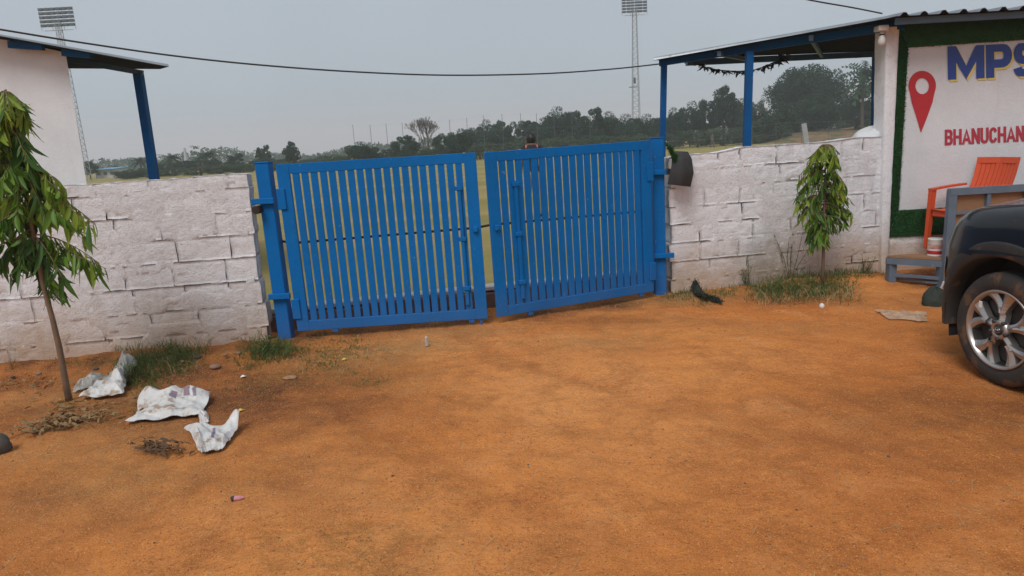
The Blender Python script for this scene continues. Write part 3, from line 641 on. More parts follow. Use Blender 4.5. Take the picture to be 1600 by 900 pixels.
for i, z in enumerate(zs):
    for j, u in enumerate(us): P[i, j] = (u, SY-.012+.020*float(fbm(u*6, z*6, 3, 77))+(.02 if i == 15 else 0), z)
b.grid(P); obj('plinth', b, MAT['mortar'], shed, smooth=True)
# pillar at the end of the block wall
b = MB(); P0 = sp(1394, 420); pw = .19; tp0 = sp(1394, 42, .05)
pil = MB(); nn_ = 40
pp = np.zeros((nn_, 13, 3)); outl = [(-.5, 1), (-.5, .5), (-.5, 0), (-.47, -.03), (-.25, -.05), (0, -.05), (.25, -.05), (.46, -.03), (.5, 0), (.5, .5), (.5, 1), (0, 1), (-.5, 1)]
xl = lambda s: np.interp(s, [0, 1], [sp(1378, 400, .05)[0], sp(1384, 42, .05)[0]]); xr = lambda s: np.interp(s, [0, 1], [sp(1387, 400, .05)[0]+.01, sp(1405, 42, .05)[0]])
for i in range(nn_):
    s = i/(nn_-1); z = -.1+(tp0[2]+.1)*s
    for j, (a, c) in enumerate(outl):
        xx = xl(s)+(xr(s)-xl(s))*(a+.5); pp[i, j] = (xx+.006*vnoise(z*9, j*1.7, 4), SY-.05+.20*max(c, 0)+c*(.2 if c < 0 else 0)+.01*vnoise(z*8, j*2.1, 6), z)
pil.grid(pp); pil.f.append(tuple(range((nn_-1)*13, nn_*13-1))); pil.m.append(0); obj('pillar', pil, MAT['lime'], shed, smooth=True)
# turf border strips
def turf_strip(quad, name='turf_border', dy=.012, dens=1800):
    q = [np.array(sp(*p, dy)) for p in quad]; b = MB(); N = 24; P = np.zeros((N, N, 3))
    for i in range(N):
        for j in range(N):
            s, r = i/(N-1), j/(N-1); P[i, j] = (q[0]*(1-s)+q[1]*s)*(1-r)+(q[3]*(1-s)+q[2]*s)*r
    b.grid(P); pts = []
    area = np.linalg.norm(q[1]-q[0])*np.linalg.norm(q[3]-q[0])
    for _ in range(int(area*dens*6)):
        s, r = random.random(), random.random(); pts.append((q[0]*(1-s)+q[1]*s)*(1-r)+(q[3]*(1-s)+q[2]*s)*r+rng.uniform(-.012, .012, 3)*np.array([1, .1, 1]))
    fuzz(b, pts, (0, -1, -.15), .016, .0045)
    obj(name, b, MAT['turf'], shed)
turf_strip([(1406, 38), (1419, 75), (1404, 328), (1386, 371)])
turf_strip([(1406, 36), (1720, 20), (1720, 54), (1419, 74.5)], dy=.014)
turf_strip([(1386.5, 371), (1404.5, 328.5), (1720, 310), (1720, 352)], dy=.013)
# roof sheet over the shed, ridges running away from us
zf = gy(1415, 24, SY-.42)[2]
def trap(t):
    t = t % 1.0
    return np.interp(t, [0, .12, .24, .42, .54, 1], [0, 0, 1, 1, 0, 0])
b = MB(); xs = np.arange(gy(1403, 26, SY-.42)[0], 9.8, .0165); P = np.zeros((2, len(xs), 3))
for j, x in enumerate(xs):
    zz = zf+.032*trap((x-xs[0])/.192); P[0, j] = (x, SY-.42, zz); P[1, j] = (x, SY+4.5, zz+.28)
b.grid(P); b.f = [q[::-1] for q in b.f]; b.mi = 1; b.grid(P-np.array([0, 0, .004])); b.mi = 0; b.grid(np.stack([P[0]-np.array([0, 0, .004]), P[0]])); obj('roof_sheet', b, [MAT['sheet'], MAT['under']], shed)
b = MB(); b.bar((xs[0]+.05, SY-.3, zf-.035), (9.5, SY-.3, zf-.035), .05, .06); obj('purlin', b, MAT['bluedull'], shed)
# the painted signs
def onwall(dy): return lambda u, v: np.array(sp(u, v, dy))
def flat(name, polys, mat, dy):
    b = MB()
    for i, pl in enumerate(polys):
        e = dy+(i%7)*.0003; f0 = onwall(0.002); f1 = onwall(e)
        b.prism(pl, f1, f0)
    return obj(name, b, MAT[mat], shed)
def strokes(lst, w):
    """polylines -> list of convex-ish quads with mitred joins (in unit letter space)"""
    out = []
    for pl in lst:
        pl = [np.array(p, float) for p in pl]; nrm = []; pl = [p for i, p in enumerate(pl) if i == 0 or np.linalg.norm(p-pl[i-1]) > 1e-4]
        for i in range(len(pl)):
            d0 = pl[i]-pl[max(i-1, 0)]; d1 = pl[min(i+1, len(pl)-1)]-pl[i]
            d0 = d0 if np.linalg.norm(d0) > 0 else d1; d1 = d1 if np.linalg.norm(d1) > 0 else d0
            d0 = d0/np.linalg.norm(d0); d1 = d1/np.linalg.norm(d1)
            n0 = np.array([-d0[1], d0[0]]); n1 = np.array([-d1[1], d1[0]]); m = n0+n1; m = m/np.linalg.norm(m); nrm.append(m*w/2/max(.45, np.dot(m, n0)))
        out += [[tuple(pl[i]+nrm[i]), tuple(pl[i+1]+nrm[i+1]), tuple(pl[i+1]-nrm[i+1]), tuple(pl[i]-nrm[i])] for i in range(len(pl)-1)]
    return out
def arc(cx, cy, rx, ry, a0, a1, n=8): return [(cx+rx*math.cos(math.radians(a0+(a1-a0)*k/n)), cy+ry*math.sin(math.radians(a0+(a1-a0)*k/n))) for k in range(n+1)]
GL = {'M': [[(.09, 0), (.09, 1)], [(.91, 0), (.91, 1)], [(.12, .92), (.5, .12), (.88, .92)]],
      'P': [[(.14, 0), (.14, 1)], [(.14, .90)]+[(.55, .90)]+arc(.62, .66, .26, .24, 80, -80)+[(.55, .42), (.14, .42)]],
      'S': [[(.9, .72)]+arc(.66, .70, .2, .2, 20, 90, 4)+arc(.34, .70, .2, .2, 90, 180, 4)+arc(.34, .70, .2, .2, 180, 262, 4)+[(.62, .48)]+arc(.66, .30, .2, .2, 80, 0, 4)+arc(.66, .30, .2, .2, 0, -90, 4)+arc(.34, .30, .22, .2, -90, -170, 4)],
      'B': [[(.12, 0), (.12, 1)], [(.12, .91), (.55, .91)]+arc(.6, .71, .24, .2, 80, -80)+[(.5, .51), (.12, .51)], [(.55, .51)]+arc(.62, .30, .26, .21, 80, -80)+[(.55, .09), (.12, .09)]],
      'H': [[(.12, 0), (.12, 1)], [(.88, 0), (.88, 1)], [(.12, .5), (.88, .5)]],
      'A': [[(.06, 0), (.5, .96), (.94, 0)], [(.24, .3), (.76, .3)]],
      'N': [[(.12, 0), (.12, 1)], [(.88, 0), (.88, 1)], [(.14, .93), (.86, .07)]],
      'U': [[(.12, 1), (.12, .32)]+arc(.5, .32, .38, .23, 180, 360, 8)+[(.88, 1)]],
      'C': [[(.92, .72)]+arc(.5, .66, .36, .25, 20, 180, 8)+arc(.5, .34, .36, .25, 180, 340, 8)+[(.92, .28)]]}
def letter(ch, bl, br, h, w, mat, dy, sh=None, skew=.0):
    """bl, br: baseline px ends; h: cap height in px"""
    bl = np.array(bl, float); br = np.array(br, float)
    f = lambda p, o=(0, 0): tuple(bl+(br-bl)*p[0]+np.array([skew*p[1]*h, -h*p[1]])+np.array(o))
    ar = (br-bl)[0]/h
    st = strokes([[(p[0]*ar, p[1]) for p in l] for l in GL[ch]], w)
    st = [[(p[0]/ar, min(1, max(0, p[1]))) for p in pl] for pl in st]
    if sh: flat('letter_shadow', [[f(p, sh) for p in pl] for pl in st], 'yellow', dy-.003)
    flat('letter', [[f(p) for p in pl] for pl in st], mat, dy)
base = lambda x, x0, y0, s: (x, y0+(x-x0)*s)
for ch, a, c in (('M', 1483, 1537), ('P', 1542, 1580), ('S', 1586, 1622)):
    letter(ch, base(a, 1483, 124.5, -.045), base(c, 1483, 124.5, -.045), 52, .25, 'navy', .009, (2.6, 3.2), -.01)
xx = 1477.0
for ch, wd in zip('BHANUCHAN', (13.2, 14, 14.5, 14, 13.6, 13.4, 14, 14.5, 14)):
    letter(ch, base(xx, 1477, 227, -.052), base(xx+wd-2.0, 1477, 227, -.052), 24.5, .17, 'crimson', .006); xx += wd
# map pin
cx, cy, rx, ry = 1441, 134, 21.5, 23.5; outer = arc(cx, cy, rx, ry, -205, 25, 22); inner = arc(cx, cy+.5, 10.5, 12.5, -205, 25, 22)
b = MB(); f0, f1 = onwall(.002), onwall(.006)
for i in range(22):
    b.prism([outer[i], outer[i+1], inner[i+1], inner[i]], f1, f0)
lo = arc(cx, cy+.5, 10.5, 12.5, 25, 155, 10); ol = [outer[-1], (1452, 172), (1446, 188), (1439, 207), (1433, 188), (1426, 165), outer[0]]
side_r = [outer[-1], (1457, 160), (1452, 174), (1446, 190), (1439, 207)]; side_l = [outer[0], (1424.5, 160), (1429, 174), (1434, 190), (1439, 207)]
inn_r = arc(cx, cy+.5, 10.5, 12.5, 25, 90, 4); inn_l = arc(cx, cy+.5, 10.5, 12.5, 155, 90, 4)
for i in range(4):
    b.prism([side_r[i], side_r[i+1], inn_r[i+1], inn_r[i]], f1, f0); b.prism([inn_l[i], inn_l[i+1], side_l[i+1], side_l[i]], f1, f0)
obj('map_pin', b, MAT['red'], shed)
# bulb holder by the pillar
c = gy(1377, 46, SY-.1); lamp = thing('wall_lamp', 'white lamp holder with a hanging bulb at the top of the white pillar', 'lamp', tuple(c))
b = MB(); b.bevbox(c[0]-.055, c[0]+.05, c[1]-.06, c[1]+.05, c[2]-.02, c[2]+.035, .008); obj('mounting_block', b, MAT['white'], lamp)
b = MB(); b.lathe([(0, -.02), (.018, -.02), (.02, -.05), (.03, -.075), (.038, -.10), (.038, -.13), (.028, -.155), (0, -.165)], 14, 'z', (c[0]+.01, c[1], c[2])); obj('bulb', b, MAT['white'], lamp, smooth=True)
b = MB(); b.lathe([(0, -.045), (.024, -.045), (.024, -.06), (0, -.06)], 12, 'z', (c[0]+.01, c[1], c[2])); obj('socket', b, MAT['iron'], lamp)
# ------------------------------------------------------------------ canopy left of the shed
can = thing('canopy', 'open lean-to canopy on blue posts behind the right block wall', 'canopy', (3.6, 8.8, 0))
NR, NL = gy(1417, 23, 7.12), gy(1021, 94, 8.0); FR, FL = gy(1384, 79, 11.0), gy(1074, 91, 9.6)
def canp(s, t): return (NR*(1-s)+NL*s)*(1-t)+(FR*(1-s)+FL*s)*t
b = MB(); T = np.linspace(0, 1, 190); P = np.zeros((4, len(T), 3))
for j, t in enumerate(T):
    for i, s in enumerate((0, .33, .66, 1)):
        P[i, j] = canp(s, t)+np.array([0, 0, .03*trap(t*19)])
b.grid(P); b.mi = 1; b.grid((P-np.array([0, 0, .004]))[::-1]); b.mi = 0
for k in (0, -1): b.grid(np.stack([P[k], P[k]-np.array([0, 0, .004])]))
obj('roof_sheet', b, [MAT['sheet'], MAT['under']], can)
b = MB(); b.bar(gy(1414, 38, 7.36), gy(1030, 97.5, 8.22), .05, .085); obj('beam', b, MAT['blue2'], can)
for s in (.35, .72): b = MB(); b.bar(canp(s, .02)+np.array([0, 0, -.05]), canp(s, .98)+np.array([0, 0, -.05]), .04, .05); obj('rafter', b, MAT['bluedull'], can)
b = MB(); b.bar(canp(0, .97)+np.array([0, 0, -.055]), canp(1, .97)+np.array([0, 0, -.055]), .05, .08); obj('beam', b, MAT['bluedull'], can)
for (x1, y1, x0_, y0_, Y, w, mt) in ((1171, 80, 1166.5, 235, 7.75, .072, 'blue2'), (1037.5, 97, 1035, 232, 8.22, .062, 'blue2'), (1369, 80, 1367, 200, 10.8, .085, 'blue2')):
    t_ = gy(x1, y1, Y); u_ = gy(x0_, y0_, Y); k = (t_[0]-u_[0])/(t_[2]-u_[2]); b = MB(); b.bar((u_[0]-k*u_[2], Y, -.1), t_, w, w, (0, 1, 0)); obj('post', b, MAT[mt], can)
b = MB(); q = gy(1367, 83, 10.75); b.bar(q+np.array([-.28, 0, -.02]), q+np.array([.6, 0, 0]), .07, .07); obj('bracket', b, MAT['bluedull'], can)
# garland of dried leaves under the canopy
gp = [gy(x, y, 9.0) for x, y in ((1074, 94), (1090, 101), (1108, 107), (1128, 110), (1150, 111.5), (1168, 110.5), (1180, 109), (1197, 103), (1212, 97), (1224, 91), (1225, 82))]
gar = thing('leaf_garland', 'string of dried black leaves sagging under the canopy roof', 'garland', tuple(gp[4]))
b = MB(); b.tube(gp, .006, 5); obj('string', b, MAT['cable'], gar)
b = MB()
for i in range(10):
    for _ in range(26 if i not in (0, 5) else 7):
        p = gp[i]+(gp[i+1]-gp[i])*random.random(); dv = rng.normal(0, 1, 3); dv[2] = -abs(dv[2])*.6-.1; dv = dv/np.linalg.norm(dv)*random.uniform(.04, .11); s = np.cross(dv, rng.normal(0, 1, 3)); s = s/np.linalg.norm(s)*.014
        b.add([p, p+dv*.5+s, p+dv, p+dv*.5-s], [(0, 1, 2, 3)])
obj('dry_leaves', b, MAT['cable'], gar, kind='stuff')
# white sack heaped on the wall end
c = gy(1362, 212, 7.62); b = MB(); N = 22
for i in range(1): pass
P = np.zeros((N, N*2, 3))
for i in range(N):
    for j in range(N*2):
        t, p = math.pi*.5*i/(N-1), 2*math.pi*j/(N*2-1); nz = 1+.35*float(fbm(math.cos(p)*1.7+3, math.sin(p)*1.7+t*1.5, 3, 5))
        hh = .14*math.cos(t)*nz; P[i, j] = c+np.array([.23*math.sin(t)*math.cos(p)*nz+.07*math.cos(t), .16*math.sin(t)*math.sin(p)*nz, hh*(1.15 if math.cos(p) > 0 else .85)-.02])
b.grid(P); b.f = [q[::-1] for q in b.f]
tag(obj('white_sack', b, MAT['plaster'], loc=tuple(c), smooth=True), 'crumpled white sack heaped on the right block wall against the pillar', 'sack')
# ================================================================== LEFT HOUSE
HY = 8.0; hc = gy(103, 85, HY); hb_ = gy(135, 285, HY)
MAT['housewall'] = limewash('house_plaster', .4, (.72, .73, .755))
house = thing('house', 'plain white plastered house with thin sheet roof behind the left wall', 'house', (-6.5, HY, 0))
xt = lambda z: np.interp(z, [hb_[2], hc[2]], [hb_[0], hc[0]])
kx = (hc[0]-hb_[0])/(hc[2]-hb_[2])
b = MB()
zl, zr = gy(-60, 46, HY)[2], gy(106, 82, HY)[2]; xL = -9.5; xb = hb_[0]-kx*(hb_[2]+.1); xtp = hb_[0]+kx*(zr-hb_[2]); zl2 = zr+(zl-zr)*(xtp-xL)/(xtp-gy(-60, 46, HY)[0])
b.box8([(xL, HY, -.1), (xb, HY, -.1), (xb-2.1, HY+3, -.1), (xL, HY+3, -.1), (xL, HY, zl2), (xtp, HY, zr), (xtp-2.1, HY+3, zr), (xL, HY+3, zl2)])
obj('wall', b, MAT['housewall'], house)
e0, e1 = gy(-80, 41, HY-.32), gy(264, 103.5, HY-.32); g0, g1 = gy(-80, 70, 11.2), gy(250, 107.5, 11.2); g0[2] = e0[2]+.1
ex = e1+(e0-e1)*2.2; gx0 = g1+(g0-g1)*1.8
b = MB(); T = np.linspace(0, 1, 150); P = np.zeros((2, len(T), 3))
for j, t in enumerate(T):
    o = np.array([0, 0, .022*trap(t*14)]); P[0, j] = ex*(1-t)+gx0*t+o; P[1, j] = e1*(1-t)+g1*t+o
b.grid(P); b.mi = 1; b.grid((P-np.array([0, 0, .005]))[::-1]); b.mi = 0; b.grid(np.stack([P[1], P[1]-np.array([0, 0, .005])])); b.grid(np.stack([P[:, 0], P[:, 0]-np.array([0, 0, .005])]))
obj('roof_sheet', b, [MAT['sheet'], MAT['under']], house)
for (xa, ya, xb_, yb_) in ((14, 66.5, 67, 70), (98, 79, 142, 82.5)):
    b = MB(); a0 = gy(xa, ya, HY-.1); a1 = gy(xb_, yb_, HY-.16); b.bar(a0+np.array([0, 0, -.02]), a1+np.array([0, 0, -.02]), .05, .075); obj('purlin', b, MAT['blue2'], house)
b = MB(); b.bar(gy(96, 91.5, 8.75), gy(223, 114, 8.75), .05, .06); obj('beam', b, MAT['bluedull'], house)
b = MB(); t_ = gy(216, 115, 8.75); u_ = gy(241, 278, 8.75); k = (t_[0]-u_[0])/(t_[2]-u_[2]); b.bar((u_[0]-k*u_[2]*1, 8.75, 0), t_, .092, .092, (0, 1, 0)); obj('post', b, MAT['blue2'], house)
# wires
def wire(px, r, label, name='overhead_cable'):
    pts = [gy(*p) for p in px]; q = []
    pts = [np.array(p) for p in pts]
    for i in range(len(pts)-1):
        p0, p1, p2, p3 = pts[max(i-1, 0)], pts[i], pts[i+1], pts[min(i+2, len(pts)-1)]
        for k in range(8):
            t = k/8; q.append(.5*((2*p1)+(-p0+p2)*t+(2*p0-5*p1+4*p2-p3)*t*t+(-p0+3*p1-3*p2+p3)*t**3))
    q.append(pts[-1]); b = MB(); b.tube(q, r, 6); tag(obj(name, b, MAT['cable'], loc=tuple(q[len(q)//2]), smooth=True), label, 'cable')
wire([(-120, 26, 5.4), (0, 46, 5.6), (130, 67, 5.9), (270, 87, 6.2), (400, 101, 6.5), (550, 112, 6.85), (700, 117.5, 7.2), (850, 115, 7.6), (960, 107.5, 7.95), (1030, 100, 8.2)], 00.008, 'long black cable sagging across the sky from the house to the canopy')
wire([(500, -170, 4.2), (900, -78, 5.4), (1180, -19, 6.6), (1265, 0, 6.8), (1330, 11.5, 7.0), (1378, 21, 7.2)], .007, 'thin black cable reaching down to the roof of the right shed')
# ================================================================== BLUE-GREY STAND, CHAIR, CAN
DZ = .285
A0 = gy(1386, 400, gz(1393, 442)[1]); A0[2] = 0; B0 = gz(1470, 449); B0[2] = 0
DZ = gy(1386, 399, A0[1])[2]
stand = thing('stand', 'blue-grey steel stand with low wooden deck and plywood side panels', 'stand', (*B0[:2], 0))
right = np.array([2.3, .10, 0]); A1, B1 = A0+right, B0+right
def S3(p, z): return np.array([p[0], p[1], z])
b = MB(); b.box8([S3(A0, DZ-.022), S3(B0, DZ-.022), S3(B1, DZ-.022), S3(A1, DZ-.022), S3(A0, DZ), S3(B0, DZ), S3(B1, DZ), S3(A1, DZ)]); obj('deck', b, MAT['ply'], stand)
for p, q in ((A0, B0), (A0, A1), (B0, B1), (A1, B1)):
    b = MB(); e = np.array([0, -.003, 0]); b.bar(S3(p, DZ-.055)+e, S3(q, DZ-.055)+e, .045, .06); obj('deck_rail', b, MAT['steelblue'], stand)
for p in (A0+np.array([.05, -.0, 0]), A0+(B0-A0)*.93+np.array([.04, 0, 0]), A1, B1):
    b = MB(); b.bar(S3(p, -.05), S3(p, DZ-.085), .075, .075, (0, 1, 0)); obj('leg', b, MAT['steelblue'], stand)
b = MB(); b.bar(S3(A0, .09)+np.array([.05, 0, 0]), S3(B0, .09), .03, .03); obj('brace', b, MAT['steelblue'], stand)
b = MB(); b.bar(S3(A0, .04)+np.array([.05, .1, 0]), S3(B0, .04), .02, .02); obj('brace', b, MAT['steelblue'], stand)
ztop = gy(1470, 297, B0[1])[2]; Bq = B0+np.array([.02, -.03, 0]); rd = right/np.linalg.norm(right)
b = MB(); b.bar(S3(Bq, .03), S3(Bq, ztop), .075, .05, (0, 1, 0)); obj('panel_post', b, MAT['steelblue'], stand)
b = MB(); b.bar(S3(Bq-rd*.03, ztop-.02), S3(Bq+rd*2.3, ztop-.02), .055, .065); obj('top_rail', b, MAT['steelblue'], stand)
for z in (ztop-.225, ztop-.355): b = MB(); b.bar(S3(Bq, z), S3(Bq+rd*2.3, z), .03, .028); obj('panel_rail', b, MAT['steelblue'], stand)
b = MB(); b.bar(S3(Bq, DZ), S3(Bq+rd*2.3, DZ), .04, .04); obj('panel_rail', b, MAT['steelblue'], stand)
for u in (.36, .74, 1.12, 1.5, 1.88, 2.27): b = MB(); b.bar(S3(Bq+rd*u, DZ), S3(Bq+rd*u, ztop-.05), .036, .036, (0, 1, 0)); obj('panel_post', b, MAT['steelblue'], stand)
for u in (0, .38, .76, 1.14, 1.52, 1.9):
    b = MB(); p, q = Bq+rd*(u+.02)+np.array([0, .02, 0]), Bq+rd*(u+.36)+np.array([0, .02, 0])
    b.box8([S3(p, DZ), S3(q, DZ), S3(q+np.array([0, .012, 0]), DZ), S3(p+np.array([0, .012, 0]), DZ), S3(p, ztop-.04), S3(q, ztop-.04), S3(q+np.array([0, .012, 0]), ztop-.04), S3(p+np.array([0, .012, 0]), ztop-.04)]); obj('plywood_panel', b, MAT['ply'], stand)
# chair: local x forward, y left, z up
cl = gz(1447, 388, DZ); yaw = math.radians(196); cs, sn = math.cos(yaw), math.sin(yaw)
fl = np.array([.24, -.235]); cpos = np.array([cl[0]-(cs*fl[0]-sn*fl[1]), cl[1]-(sn*fl[0]+cs*fl[1]), DZ])
chair = thing('plastic_chair', 'orange-red plastic armchair standing on the wooden deck of the stand', 'chair', tuple(cpos))
cw = lambda p: np.array([cpos[0]+cs*p[0]-sn*p[1], cpos[1]+sn*p[0]+cs*p[1], cpos[2]+p[2]])
def cpart(name, b, sm=False): b.xf(cw); return obj(name, b, MAT['orange'], chair, smooth=sm)
for sx, sy in ((.24, .235), (.24, -.235), (-.22, .2), (-.22, -.2)):
    t = MB(); top = .62 if sx > 0 else .42; a = np.array([sx, sy, 0]); c = np.array([sx*(.84 if sx > 0 else .93), sy*(1.03 if sx > 0 else 1), top])
    e = c-a; t.box8([a+(-.022, -.018, 0), a+(.022, -.018, 0), a+(.022, .018, 0), a+(-.022, .018, 0), c+(-.034, -.022, 0), c+(.030, -.022, 0), c+(.030, .022, 0), c+(-.034, .022, 0)]); cpart('leg', t)
t = MB(); P = np.zeros((9, 9, 3))
for i in range(9):
    for j in range(9):
        x, y = -.22+.46*i/8, -.21+.42*j/8; P[i, j] = (x, y, .405+.02*(x/.24)**2*(1 if x > 0 else .5)-.018*(1-(y/.21)**2))
t.grid(P); t.grid((P-np.array([0, 0, .012]))[::-1]); cpart('seat', t, True)
t = MB(); t.bevbox(.185, .225, -.21, .21, .34, .42, .01); cpart('seat_apron', t)
for s in (1, -1):
    t = MB(); t.bevbox(-.19, .205, s*.235-.018, s*.235+.018, .34, .405, .006); cpart('side_apron', t)
    t = MB(); P = np.zeros((10, 4, 3))
    for i in range(10):
        x = .235-.46*i/9
        for j in range(4): P[i, j] = (x, s*(.21+.055*j/3), .63+.012*math.sin(i/9*math.pi)+(.03*(i/9)**2))
    t.grid(P); t.grid((P-np.array([0, 0, .022]))[::-1]); t.grid(np.stack([P[:, 0], P[:, 0]-np.array([0, 0, .022])])); t.grid(np.stack([P[:, -1]-np.array([0, 0, .022]), P[:, -1]])); t.grid(np.stack([P[0], P[0]-np.array([0, 0, .022])])); cpart('armrest', t)
def bk(y, z):                                             # backrest surface
    q = (z-.42)/.50; return np.array([-.20-.20*q-.035*math.sin(q*3.0)+.05*(y/.22)**2*(.6+.4*q), y*(1+.07*q), z])
def bpanel(y0, y1, z0, z1, name):
    t = MB(); P = np.zeros((7, 3, 3))
    for i in range(7):
        for j in range(3): P[i, j] = bk(y0+(y1-y0)*j/2, z0+(z1-z0)*i/6)
    o = np.array([.012, 0, 0]); t.grid(P); t.grid((P-o)[:, ::-1]); 
    for a in ((P[0], P[0]-o), (P[-1]-o, P[-1]), (P[:, 0]-o, P[:, 0]), (P[:, -1], P[:, -1]-o)): t.grid(np.stack(a))
    cpart(name, t)
bpanel(-.215, .215, .86, .92, 'back_top'); bpanel(-.215, .215, .42, .62, 'back_base')
NSL = 8; g_ = .006; y0_ = -.165; sw_ = (.33-g_*(NSL-1))/NSL
bpanel(-.215, y0_-g_, .618, .862, 'back_edge'); bpanel(-y0_+g_, .215, .618, .862, 'back_edge')
for k in range(NSL): bpanel(y0_+k*(sw_+g_), y0_+k*(sw_+g_)+sw_, .618, .862, 'back_slat')
# paint can
c = gz(1461, 399, DZ); can_ = thing('paint_can', 'dented white and red paint can beside the chair leg on the deck', 'can', tuple(c))
b = MB(); b.lathe([(0, 0), (.072, 0), (.074, .005), (.072, .012), (.072, .16), (.075, .165), (.072, .172), (.06, .168), (0, .166)], 20, 'z', tuple(c)); obj('body', b, MAT['white'], can_, smooth=True)
b = MB(); b.lathe([(.0735, .02), (.0735, .055)], 20, 'z', tuple(c)); obj('red_band', b, MAT['red'], can_); b = MB(); b.lathe([(.0735, .075), (.0735, .12)], 20, 'z', tuple(c)); obj('printed_label', b, MAT['canred'], can_)
# dark tarp bundle with a white stick
c = G(1462, 475); b = MB(); N = 14; P = np.zeros((N, N*2, 3))
for i in range(N):
    for j in range(2*N):
        t, p = math.pi*.5*i/(N-1), 2*math.pi*j/(2*N-1); nz = 1+.3*float(fbm(math.cos(p)*2+5, math.sin(p)*2+t*2, 3, 9)); P[i, j] = c+np.array([.11*math.sin(t)*math.cos(p)*nz, .1*math.sin(t)*math.sin(p)*nz, .16*math.cos(t)*nz-.01])
b.grid(P); b.f = [q[::-1] for q in b.f]; tag(obj('tarp_bundle', b, MAT['darkcloth'], loc=tuple(c), smooth=True), 'dark green cloth bundle on the dirt just ahead of the black car', 'bundle')
b = MB(); b.tube([G(1452, 470)+np.array([0, -.09, .015]), gy(1475, 440, 5.95)], .009, 6); tag(obj('stick', b, MAT['white'], loc=tuple(c)), 'thin pale stick leaning over the dark cloth bundle by the car', 'stick')
# ================================================================== THE BLACK CAR (local x forward, y left, z up; origin under the front left wheel face)
CX = gz(1546, 602)[:2]; B_ = math.radians(98.5)            # heading measured from +X
cb, sb = math.cos(B_), math.sin(B_)
car = thing('parked_car', 'black crossover car parked nose to the wall, its front left wheel showing', 'car', (*CX, 0))
kw = lambda p: np.array([CX[0]+cb*p[0]-sb*p[1], CX[1]+sb*p[0]+cb*p[1], p[2]])
HW = .90                                                   # half width
def carobj(name, b, mat, parent=None, sm=True): b.xf(kw); return obj(name, b, MAT[mat], parent or car, smooth=sm)
R_W = .350; ZW = R_W
def planw(x, z):                                           # half width along the car
    f0 = .18; xf_ = .80-.10*max(0, (z-.55)/.5)**2-.05*max(0, .45-z)
    if x > f0:
        q = min(1, (x-f0)/(xf_-f0)); wv = HW*(1-q**2.3)**(1/2.6)
    elif x < -3.0:
        q = min(1, (-3.0-x)/.55); wv = HW*(1-q**3)**(1/2.6)
    else: wv = HW
    return wv
def hood(x): return float(np.interp(x, [-3.6, -3.3, -.95, -.6, 0, .35, .60, .72, .80], [1.0, 1.08, 1.14, 1.13, 1.10, 1.06, .98, .91, .82]))
def arch_d(x, z, xc): return math.hypot(x-xc, z-ZW)
b = MB(); xs = np.concatenate([np.arange(-3.52, -.7, .08), np.arange(-.7, .8, .035), [.799]])
ts = 26
rows = []
for x in xs:
    row = []; h = hood(x)
    for k in range(ts):
        t = k/(ts-1)
        if t < .55:
            z = .30+(h-.16-.30)*(t/.55); y = planw(x, z)*(1-.018*max(0, (z-.62))/.4-.03*max(0, .5-z))
            y += .012*math.exp(-((z-.80)/.05)**2)            # character line
        elif t < .8:
            a = (t-.55)/.25*math.pi/2; y0 = planw(x, h-.16)*(1-.018*max(0, h-.16-.62)/.4); rr = min(.17, y0); y = y0-rr*(1-math.cos(a)); z = h-.16+.16*math.sin(a)
        else:
            q = (t-.8)/.2; y0 = planw(x, h-.16)*(1-.018*max(0, h-.16-.62)/.4); y0 = max(0, y0-.17); y = y0*(1-q); z = h+.055*math.sin(q*math.pi/2)*min(1, y0/.5)
        row.append((x, y-HW, z))
    rows.append(row)
P = np.array(rows); n, m_ = P.shape[:2]
for side in (1, -1):
    Q = P.copy(); Q[:, :, 1] = side*(P[:, :, 1]+HW)-HW
    fs = []
    for i in range(n-1):
        for j in range(m_-1):
            cx_, cz_ = (P[i, j, 0]+P[i+1, j, 0])/2, (P[i, j, 2]+P[i, j+1, 2])/2
            if j < 15 and min(arch_d(cx_, cz_, 0), arch_d(cx_, cz_, -2.61)) < .475: continue
            q = (i*m_+j, (i+1)*m_+j, (i+1)*m_+j+1, i*m_+j+1); fs.append(q if side > 0 else q[::-1])
    b.add(Q.reshape(-1, 3), fs)
carobj('body', b, 'carpaint')
# cabin
b = MB(); st = [(-.80, 1.09, .80), (-1.45, 1.60, .60), (-2.9, 1.60, .58), (-3.42, 1.06, .74)]
sec = []
for x, z, y in st: sec.append([(x, y-HW, z), (x, .0-HW, z+.03), (x, -y-HW, z)])
base_ = [[(-.80, .80-HW, 1.08), (-.8, -HW, 1.10), (-.8, -.8-HW, 1.08)]]
for i in range(3): b.grid(np.array([sec[i], sec[i+1]]))
for s in (1, -1):
    q = [(-.80, s*.80-HW, 1.07), (-1.45, s*.60-HW, 1.60), (-2.9, s*.58-HW, 1.60), (-3.42, s*.74-HW, 1.06), (-2.1, s*.86-HW, 1.03)]; b.add(q, [(0, 1, 2, 3, 4)])
carobj('cabin', b, 'carpaint', sm=False)
b = MB(); b.add([(-.84, .70-HW, 1.125), (-1.42, .55-HW, 1.595), (-1.42, -.55-HW, 1.595), (-.84, -.70-HW, 1.125)], [(0, 1, 2, 3)]); b.xf(lambda p: p+np.array([.012, 0, .012])); carobj('windscreen', b, 'glass', sm=False)
for s in (1, -1):
    for q in ([(-1.0, .785, 1.10), (-1.5, .615, 1.55), (-2.08, .612, 1.56), (-2.08, .80, 1.10)], [(-2.16, .80, 1.10), (-2.16, .612, 1.56), (-2.85, .612, 1.54), (-3.2, .76, 1.12)]):
        b = MB(); b.add([(x, s*(y+.022)-HW, z) for x, y, z in q], [(0, 1, 2, 3)]); carobj('side_window', b, 'glass', sm=False)
